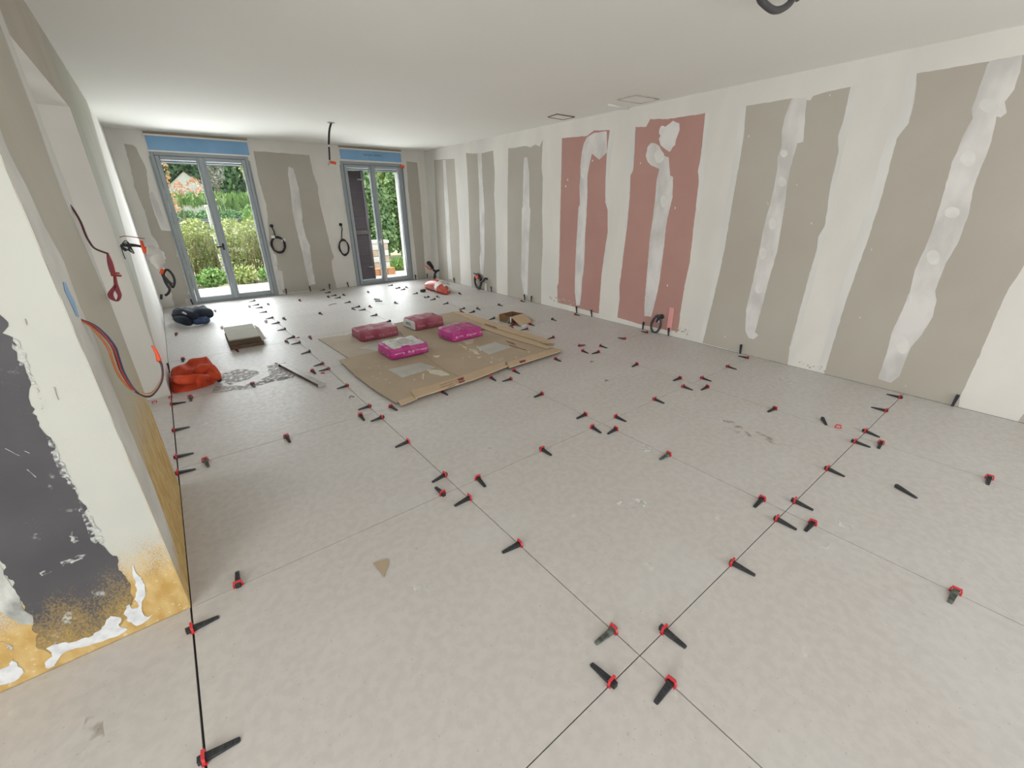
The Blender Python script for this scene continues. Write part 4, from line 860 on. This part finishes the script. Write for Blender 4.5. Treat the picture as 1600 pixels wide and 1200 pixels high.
# ceiling cable above right window
O_ = pl(517, 191.5, 2, HC); yy = O_[1]
f = wplane(1, yy)
r = cable_thing('hanging_cable', 'short black cable hanging from the ceiling between the windows', 'cable', O_, [('cable', [f(517.5,192), f(515,201), f(514,212), f(513.7,226)], .013, 'cable'), ('marker', [f(513.7,226), f(514,229.5)], .012, 'white'), ('cable', [f(514,229.5), f(514.6,240), f(515,250)], .011, 'cable'), ('bare_end', [f(515,250), f(514.5,255), f(512.5,258)], .010, 'concrete')])
MB().tube([O_, O_-np.array((0, 0, .006))], .045, 12).build('grommet', M['concrete'], r, off=tuple(O_))
a_ = [f(514.5,250.5), f(525,253), f(525,257.5), f(514.5,255)]
MB().add(a_+[q+np.array((0, -.004, 0)) for q in a_], [(0,1,2,3),(4,7,6,5),(0,4,5,1),(1,5,6,2),(2,6,7,3),(3,7,4,0)]).build('tape', M['orange'], r, off=tuple(O_))
o = patch('red_tape', [(626,257),(632,259),(631.5,263.5),(625.5,260.5)], (1, YW-.05, -1), .002, M['orange'], None, 0); tag(o, 'small red tape piece on the right window top corner', 'tape')
# conduit top right
f = wplane(1, 1.30); O_ = pl(1186, -12, 1, 1.30); O_[2] = HC
r = cable_thing('ceiling_conduit', 'thick dark conduit loop hanging from the ceiling at top right', 'conduit', O_, [('conduit', [np.array((f(1184,-40)[0], 1.30, HC+.0)), f(1187,-6), f(1195,7), f(1208,15.5), f(1222,14), f(1233,6), f(1241,-5), np.array((f(1250,-40)[0]+.03, 1.30, HC))], .017, 'conduit')])

# wires on the near left wall
f = wplane(1, 2.60)
O_ = f(94, 290)
tw = [(94,290),(98,302),(101,312),(113,325),(125,345),(133,365),(138,375),(148,388),(168,396)]
parts = [('wire', [f(u, v) for u, v in tw], .0042, 'wred'), ('wire', [f(u+1.2, v+.5)+np.array((0,-.006,0)) for u, v in tw], .003, 'wdark')]
for k in range(4):
    dx = (k-1.5)*2.0
    parts.append(('wire', [f(168,395), f(172+dx,410), f(176+dx,425), f(179+dx*.4,430), f(181+dx*.6,443), f(183+dx,452), f(187+dx*.6,462), f(183+dx*.3,470), f(175-dx,466), f(173-dx,458), f(180-dx*.4,446), f(180,432)], .0034, ['wred','wpurple','wred','wred'][k]))
parts.append(('tie', [f(173,427), f(180,430), f(190,431)], .005, 'wred')); parts.append(('tie', [f(174,431), f(181,427), f(187,427)], .004, 'wred'))
cable_thing('wire_bundle', 'twisted red and blue wire bundle dangling from the near left wall', 'wire', O_, parts)
f = wplane(1, 1.86); O_ = f(122, 498)
lp = [(122,498),(140,506),(152,515),(166,530),(176,545),(180,557),(188,580),(200,600),(212,612),(226,618),(238,616),(249,602),(254,588),(253,572),(249,563)]
parts = []
for k, m in enumerate(['worange','wcream','wdark','wred','wblue']):
    parts.append(('wire', [f(u+(k-2)*2.6*math.sin(math.pi*min(1, i/10)), v-(k-2)*.9*math.sin(i*.5))+np.array((0, (k % 3-1)*.012*math.sin(i*.4), 0)) for i, (u, v) in enumerate(lp)], .0031, m))
r = cable_thing('wire_bundle', 'looped multicoloured wires with an orange taped end on near left wall', 'wire', O_, parts)
MB().tube(spline([f(249,565), f(246,555), f(242,546), f(237,540)], 4), [.006, .0075, .007, .006, .006, .0055, .005, .005, .005, .0045, .004, .003, .0025], 7).build('taped_end', M['orange'], r, off=tuple(O_))
o = patch('blue_tape', [(98,440),(102,441),(108,455),(116,472),(123,495),(119,494),(109,472),(101,455)], (0, XA+.0015, 1), .001, M['bluetape'], None, .002, .02); tag(o, 'strip of blue tape on the near left wall end', 'tape')
# wires beyond the passage with milky plastic bag
f = wplane(1, P2Y-.03); O_ = f(188, 386)
parts = []
for k in range(5):
    parts.append(('wire', [f(188,386-k), f(196+k*2,376+k*3), f(203+k*1.5,384+k*3), f(196,392-k), f(190,385), f(200,381+k), f(216,383+k*.6), f(232,388+k*.4)], .0035, 'cable'))
parts.append(('wire', [f(187,371), f(194,369), f(206,370), f(226,373)], .003, 'wred')); parts.append(('wire', [f(189,385), f(192,395), f(196,405)], .0035, 'cable'))
r = cable_thing('wire_bundle', 'thin dark wires with a milky bag and black cable, far left wall corner', 'wire', O_, parts)
bg = [(228,391),(236,393),(243,398),(247,410),(249,420)]
MB().tube(spline([f(*q) for q in bg], 4), [.02,.03,.042,.036,.05,.044,.056,.048,.058,.050,.054,.044,.046,.034,.03,.022,.02], 9).build('plastic_bag_wrap', M['milky'], r, off=tuple(O_))
MB().tube([f(221,376), f(223,385), f(229,392), f(233,395)], [.008,.012,.03,.02], 6).build('tape', M['orange'], r, off=tuple(O_))
MB().tube([f(244,394.5), f(253,398.5)], .018, 6).build('tape', M['orange'], r, off=tuple(O_)); MB().tube([f(250,423), f(256,425)], .022, 6).build('tape', M['orange'], r, off=tuple(O_))
MB().tube(spline([f(252,424), f(256,434), f(265,443), f(270,449), f(273,440), f(270,430), f(263,422), f(258,423), f(256,430), f(263,439), f(269,444)], 5), .0085, 8).build('cable', M['cable'], r, off=tuple(O_))
MB().tube(spline([f(254,428), f(258,440), f(262,447), f(265,452), f(263,458), f(258,462)], 5), .009, 8).build('cable', M['cable'], r, off=tuple(O_))
MB().tube([f(250,463.5), f(254,464)], .02, 8).build('plug', M['cable'], r, off=tuple(O_))

# ------------------------------------------------------------------ outside: terrace, ground
te = MB().box((-12, YW+TH, -.30), (3.0, 10.85, -.10)).box((3.0, YW+TH, -.30), (14, 10.6, -.10)).build('terrace', M['terr']); tag(te, 'white concrete terrace outside the windows', 'terrace', kind='structure')
gd = MB().box((-40, 10.6, -.6), (60, 70, -.16)).build('ground', M['soil']); tag(gd, 'dry garden ground beyond the terrace', 'ground', kind='structure')
# louvred shutter
r = thing('louvred_shutter', 'dark brown louvred shutter leaf standing behind the right window', 'shutter', (2.80, 8.74, 0))
w_ = .47
for x in (0, w_-.05): MB().box((x, -.02, .02), (x+.05, .02, 2.13), .003).build('stile', M['shutter'], r)
for z in (.02, .93, 2.07): MB().box((.05, -.02, z), (w_-.05, .02, z+.06), .003).build('rail', M['shutter'], r)
sl = MB().add([(.05,-.018,0),(w_-.05,-.018,0),(w_-.05,.014,.030),(.05,.014,.030),(.05,-.018,.006),(w_-.05,-.018,.006),(w_-.05,.014,.036),(.05,.014,.036)], [(0,3,2,1),(4,5,6,7),(0,1,5,4),(1,2,6,5),(2,3,7,6),(3,0,4,7)]).build('slat', M['shutter'], r)
sl.location.z = .08; z = .08+.034
while z < 2.04:
    if not (.90 < z < .99):
        o = sl.copy(); link(o, r); o.location.z = z
    z += .034
MB().box((.0, -.03, .96), (.07, -.02, .985)).build('hinge', M['silver'], r)
for z_ in (.3, 1.9): MB().box((w_-.12, -.028, z_), (w_-.03, -.02, z_+.02)).build('latch', M['silver'], r)

# ------------------------------------------------------------------ vegetation
def leaves(name, pts, size, m, parent, seed, off, up=0.0, long_=1.6, stuff=True):
    rg = np.random.default_rng(seed); n = len(pts); P = np.array(pts)
    a = rg.normal(size=(n, 3)); a[:, 2] += up; a /= np.linalg.norm(a, axis=1)[:, None]
    b2 = np.cross(a, rg.normal(size=(n, 3))); b2 /= np.linalg.norm(b2, axis=1)[:, None]
    s = size*rg.uniform(.6, 1.3, (n, 1))
    V = np.stack([P-a*s*long_*.5, P+b2*s*.5, P+a*s*long_*.5, P-b2*s*.5], 1).reshape(-1, 3)-np.array(off)
    me = bpy.data.meshes.new(name); me.from_pydata(V.tolist(), [], (np.arange(n*4).reshape(-1, 4)).tolist()); me.materials.append(M[m])
    o = link(bpy.data.objects.new(name, me), parent)
    if stuff: o['kind'] = 'stuff'
    return o
def cloud(rg, n, blobs_):
    out = []; w = np.array([b_[3]*b_[4]*b_[5] for b_ in blobs_]); w = w/w.sum()
    idx = rg.choice(len(blobs_), n, p=w)
    for i in idx:
        x, y, z, a, b2, c = blobs_[i]; d = rg.normal(size=3); d /= np.linalg.norm(d); q = rg.uniform(.35, 1)**.5
        out.append((x+d[0]*a*q, y+d[1]*b2*q, z+d[2]*c*q))
    return out
def plant(name, label, cat, base, blobs_, n, size, m, seed, stems=(), up=0, group=None, stemr=.015, long_=1.6):
    rg = np.random.default_rng(seed); r = thing(name, label, cat, base, 0, group)
    leaves('foliage', cloud(rg, n, blobs_), size, m, r, seed, base, up, long_)
    if stems:
        b_ = MB()
        for s in stems: b_.tube(s, [stemr]+[stemr*.6]*(len(s)-2)+[stemr*.25] if len(s) > 2 else stemr, 5)
        b_.build('stems', M['bark'], r, off=base)
    return r
def fan(x0, x1, y, z0, z1, n, seed, spread=.25):
    q = random.Random(seed); out = []
    for i in range(n):
        x = q.uniform(x0, x1); yy = y+q.uniform(-.25, .25); dx = q.uniform(-spread, spread)
        out.append([(x, yy, z0), (x+dx*.5, yy, z0+(z1-z0)*.5), (x+dx*1.3, yy+q.uniform(-.1, .1), z1)])
    return out
G = -.16
lx = [.02, .60, 1.18, 1.76, 2.34]
for k, x in enumerate(lx):
    lab = ['leftmost yellow green twiggy shrub beyond the terrace, left window', 'yellow green twiggy shrub behind the left leaf, second from left', 'yellow green twiggy shrub behind the window middle, third from left', 'yellow green twiggy shrub behind the right leaf, fourth from left', 'rightmost yellow green twiggy shrub seen through the left window'][k]
    plant('garden_shrub', lab, 'shrub', (x, 11.6+.45*(k % 2), G), [(x,11.6+.45*(k % 2),.93,.34,.3,.32),(x,11.6+.45*(k % 2),.60,.33,.28,.36),(x,11.6+.45*(k % 2),.3,.32,.28,.3)], 2500, .042, 'lyel', 10+k, fan(x-.28, x+.28, 11.4+.45*(k % 2), G, .9, 26, k), group='twiggy shrubs beyond the terrace', stemr=.008)
    plant('ground_plant', ['leftmost low green plant clump edging the terrace','second low green plant clump edging the terrace','third low green plant clump edging the terrace','fourth low green plant clump edging the terrace','rightmost low green plant clump edging the terrace'][k], 'plant', (x, 11.1, G), [(x,11.1,.05,.30,.15,.17),(x+.05,11.1,.12,.24,.13,.15)], 800, .055, 'lgreen' if k % 2 else 'lyel', 30+k, group='low plants edging the terrace')
plant('orange_tree', 'sparse orange leaved young tree left of the white house', 'tree', (.55, 14, G), [(.42,14,2.35,.10,.3,.5),(.95,14,1.92,.20,.3,.20),(.42,14,1.6,.12,.3,.3),(1.2,14,1.62,.14,.2,.12),(.62,14,1.85,.12,.3,.2)], 330, .05, 'lorange', 50, fan(.5, 1.0, 14, G, 1.9, 10, 77, .35), stemr=.010)
plant('round_shrub', 'round fresh green shrub right of the hedge, left window', 'shrub', (2.35, 14.5, G), [(2.35,14.5,1.05,.50,.5,.55),(2.15,14.3,.7,.35,.4,.4)], 2600, .06, 'lgreen', 51, fan(2.1, 2.5, 14.5, G, .9, 6, 5))
plant('grey_shrub', 'silvery low shrub below the round green one', 'shrub', (1.95, 13.4, G), [(1.95,13.4,.70,.4,.3,.35)], 900, .05, 'lgrey', 52, fan(1.8, 2.1, 13.4, G, .6, 6, 6))
he = [(x, 21, .95, .55, .4, .42) for x in np.arange(.2, 5.5, .7)]
r = plant('clipped_hedge', 'clipped dark green hedge running across the garden', 'hedge', (2.5, 21, G), he, 9000, .07, 'lhedge', 53)
MB().box((-.3, 20.75, G), (5.9, 21.25, 1.05)).build('hedge_core', M['lhedge'], r, off=(2.5, 21, G))
pg = [(x, 22.5, 1.75, .4, .3, .28) for x in np.arange(.8, 5.0, .5)]
plant('tall_grass', 'feathery light green grass row above the clipped hedge', 'grass', (2.8, 22.5, G), pg+[(2.8, 22.5, .7, 2.2, .25, .8)], 5200, .045, 'lgrass', 54, up=4, long_=5)
for k, (x, y, zc, rx, rz_, m, lab) in enumerate([(-.6,29,3.6,1.3,3.3,'ldark','dark conifer at far left behind the orange tree'),(2.2,29.5,3.8,1.2,3.6,'ldark','dark conifer in the middle behind the hedge'),(5.0,29,3.2,1.3,3.0,'ldark','dark conifer at right behind the hedge'),(2.0,37,4.6,4.6,4.6,'lhedge','taller green tree behind the conifers'),(9.6,37,4.4,2.6,4.2,'ldark','dark tree behind the right edge of left window')]):
    plant('conifer_tree', lab, 'tree', (x, y, G), [(x,y,zc,rx,1.2,rz_),(x+.1,y-.4,zc*.5,rx*1.05,1.0,rz_*.5)], 6500 if k != 3 else 16000, .19 if k != 3 else .27, m, 60+k, [[(x, y, G), (x, y, zc)]], stemr=.15, group='trees behind the garden hedge')
plant('light_tree', 'light yellow green tree at the upper right of left window', 'tree', (3.6, 18.5, G), [(3.4,18.5,2.6,.75,.6,.55),(3.9,18.4,2.1,.6,.5,.4),(3.1,18.6,3.1,.6,.5,.4),(3.9,18.5,3.2,.8,.5,.5)], 4200, .08, 'lyel', 70, [[(3.6, 18.5, G), (3.6, 18.5, 1.6), (3.3, 18.5, 2.8)]], stemr=.05)
plant('pale_tree', 'pale silver tree behind the window middle', 'tree', (2.7, 27, G), [(2.75,27,3.6,.5,.4,1.3)], 1300, .09, 'lgrey', 71, [[(2.7, 27, G), (2.75, 27, 4)]], stemr=.06)
# laurel bushes behind right window
for k, (x, y, rx, zc, rz_, lab) in enumerate([(4.55,12.2,.60,1.25,1.3,'left dense laurel bush seen through the right window'),(6.0,12.6,.70,1.55,1.45,'middle dense laurel bush seen through the right window'),(7.7,13.0,.80,1.7,1.5,'right dense laurel bush seen through the right window')]):
    plant('laurel_bush', lab, 'bush', (x, y, G), [(x,y,zc,rx,.6,rz_),(x-.1,y-.2,zc+.6,rx*.8,.5,rz_*.6),(x+.1,y-.3,zc*.6,rx*.9,.5,rz_*.5),(x,y,.45,rx*.9,.5,.5)], 10500, .085, 'lmid', 80+k, fan(x-.4, x+.4, y-.4, G, .8, 8, k+3), stemr=.02, group='laurel bushes behind the right window')
plant('bright_bush', 'bright yellow green tree row filling the gaps behind laurels', 'tree', (5.6, 14.5, G), [(5.2,14.6,2.9,1.1,.6,1.1),(6.8,14.9,2.6,1.1,.6,1.5),(8.4,15,2.8,1.1,.6,1.4),(5.6,14.6,1.5,1.0,.5,.9)], 11000, .11, 'lyel', 90, [[(5.6, 14.5, G), (5.6, 14.5, 2.4)]], stemr=.06)
plant('grass_tuft', 'pale green grass tuft right of the stone pillar', 'grass', (4.9, 11.25, G), [(4.9,11.25,.0,.28,.25,.14)], 900, .03, 'lgrass', 91, up=3, long_=4)
# house, post, low wall, garden box
r = thing('garden_house', 'white gabled house far behind the orange tree', 'building', (1.35, 24, G))
MB().add([(-1.2,0,0),(1.2,0,0),(1.2,2.5,0),(-1.2,2.5,0),(-1.2,0,1.95),(1.2,0,1.95),(1.2,2.5,1.95),(-1.2,2.5,1.95),(0,0,3.0),(0,2.5,3.0)], [(0,3,2,1),(0,1,5,8,4),(2,3,7,9,6),(1,2,6,5),(3,0,4,7)]).build('walls', M['white'], r)
MB().add([(-1.35,-.1,1.85),(-1.35,2.6,1.85),(0,2.6,3.08),(0,-.1,3.08),(1.35,-.1,1.85),(1.35,2.6,1.85)], [(0,3,2,1),(3,4,5,2)]).add([(-1.35,-.1,1.80),(-1.35,2.6,1.80),(0,2.6,3.02),(0,-.1,3.02),(1.35,-.1,1.80),(1.35,2.6,1.80)], [(0,1,2,3),(3,2,5,4)]).build('roof', M['white'], r)
p = pl(328, 330, 1, 13.2); r_ = MB().box((-.07, -.07, 0), (.07, .07, 1.62), .01).box((-.09,-.09,1.60), (.09,.09,1.66), .01).build('white_post', M['white']); r_.location = (p[0], 13.2, G); tag(r_, 'white square post before the garden hedge', 'post')
r_ = thing('low_wall', 'long low white garden wall with a dark grey top course', 'wall', (1.5, 17.5, G))
MB().box((-2.5, -.15, 0), (2.2, .15, 1.02), .01).build('wall_body', M['white'], r_); MB().box((-2.55, -.2, 1.02), (2.25, .2, 1.26), .01).build('coping', M['darkgrey'], r_)
r_ = thing('garden_box', 'blue grey garden storage box before the low wall', 'box', (pl(312, 340, 1, 14.6)[0], 14.6, G))
MB().box((-.45, -.3, 0), (.35, .3, 1.20), .02).build('body', mat('blue grey', (.20, .26, .33), .6), r_); MB().box((-.48, -.33, 1.20), (.38, .33, 1.27), .015).build('lid', M['darkgrey'], r_)
# stone pillar and terracotta pile behind the right window
r_ = thing('stone_pillar', 'short pillar of pale stone blocks with a white cap', 'pillar', (4.17, 10.9, G))
k = 0
for row in range(5):
    for cc_, (xa, xb) in enumerate(((-.30, -.02), (-.01, .27)) if row % 2 else ((-.30, .08), (.09, .27))):
        MB().box((xa, -.15, row*.15), (xb, .15, row*.15+.142), .008).build('block', M['stone'] if (row+cc_) % 2 else M['white'], r_); k += 1
MB().box((-.33, -.18, .75), (.30, .18, .82), .01).build('cap', M['white'], r_)
r_ = thing('terracotta_stack', 'low stack of terracotta tiles at the pillar foot', 'tiles', (4.02, 10.25, -.10))
for row in range(4):
    for i in range(3): MB().box((-.30+i*.2, -.12+row*.01, row*.042), (-.11+i*.2, .12-row*.01, row*.042+.036), .006).build('roof_tile', M['terra'], r_)
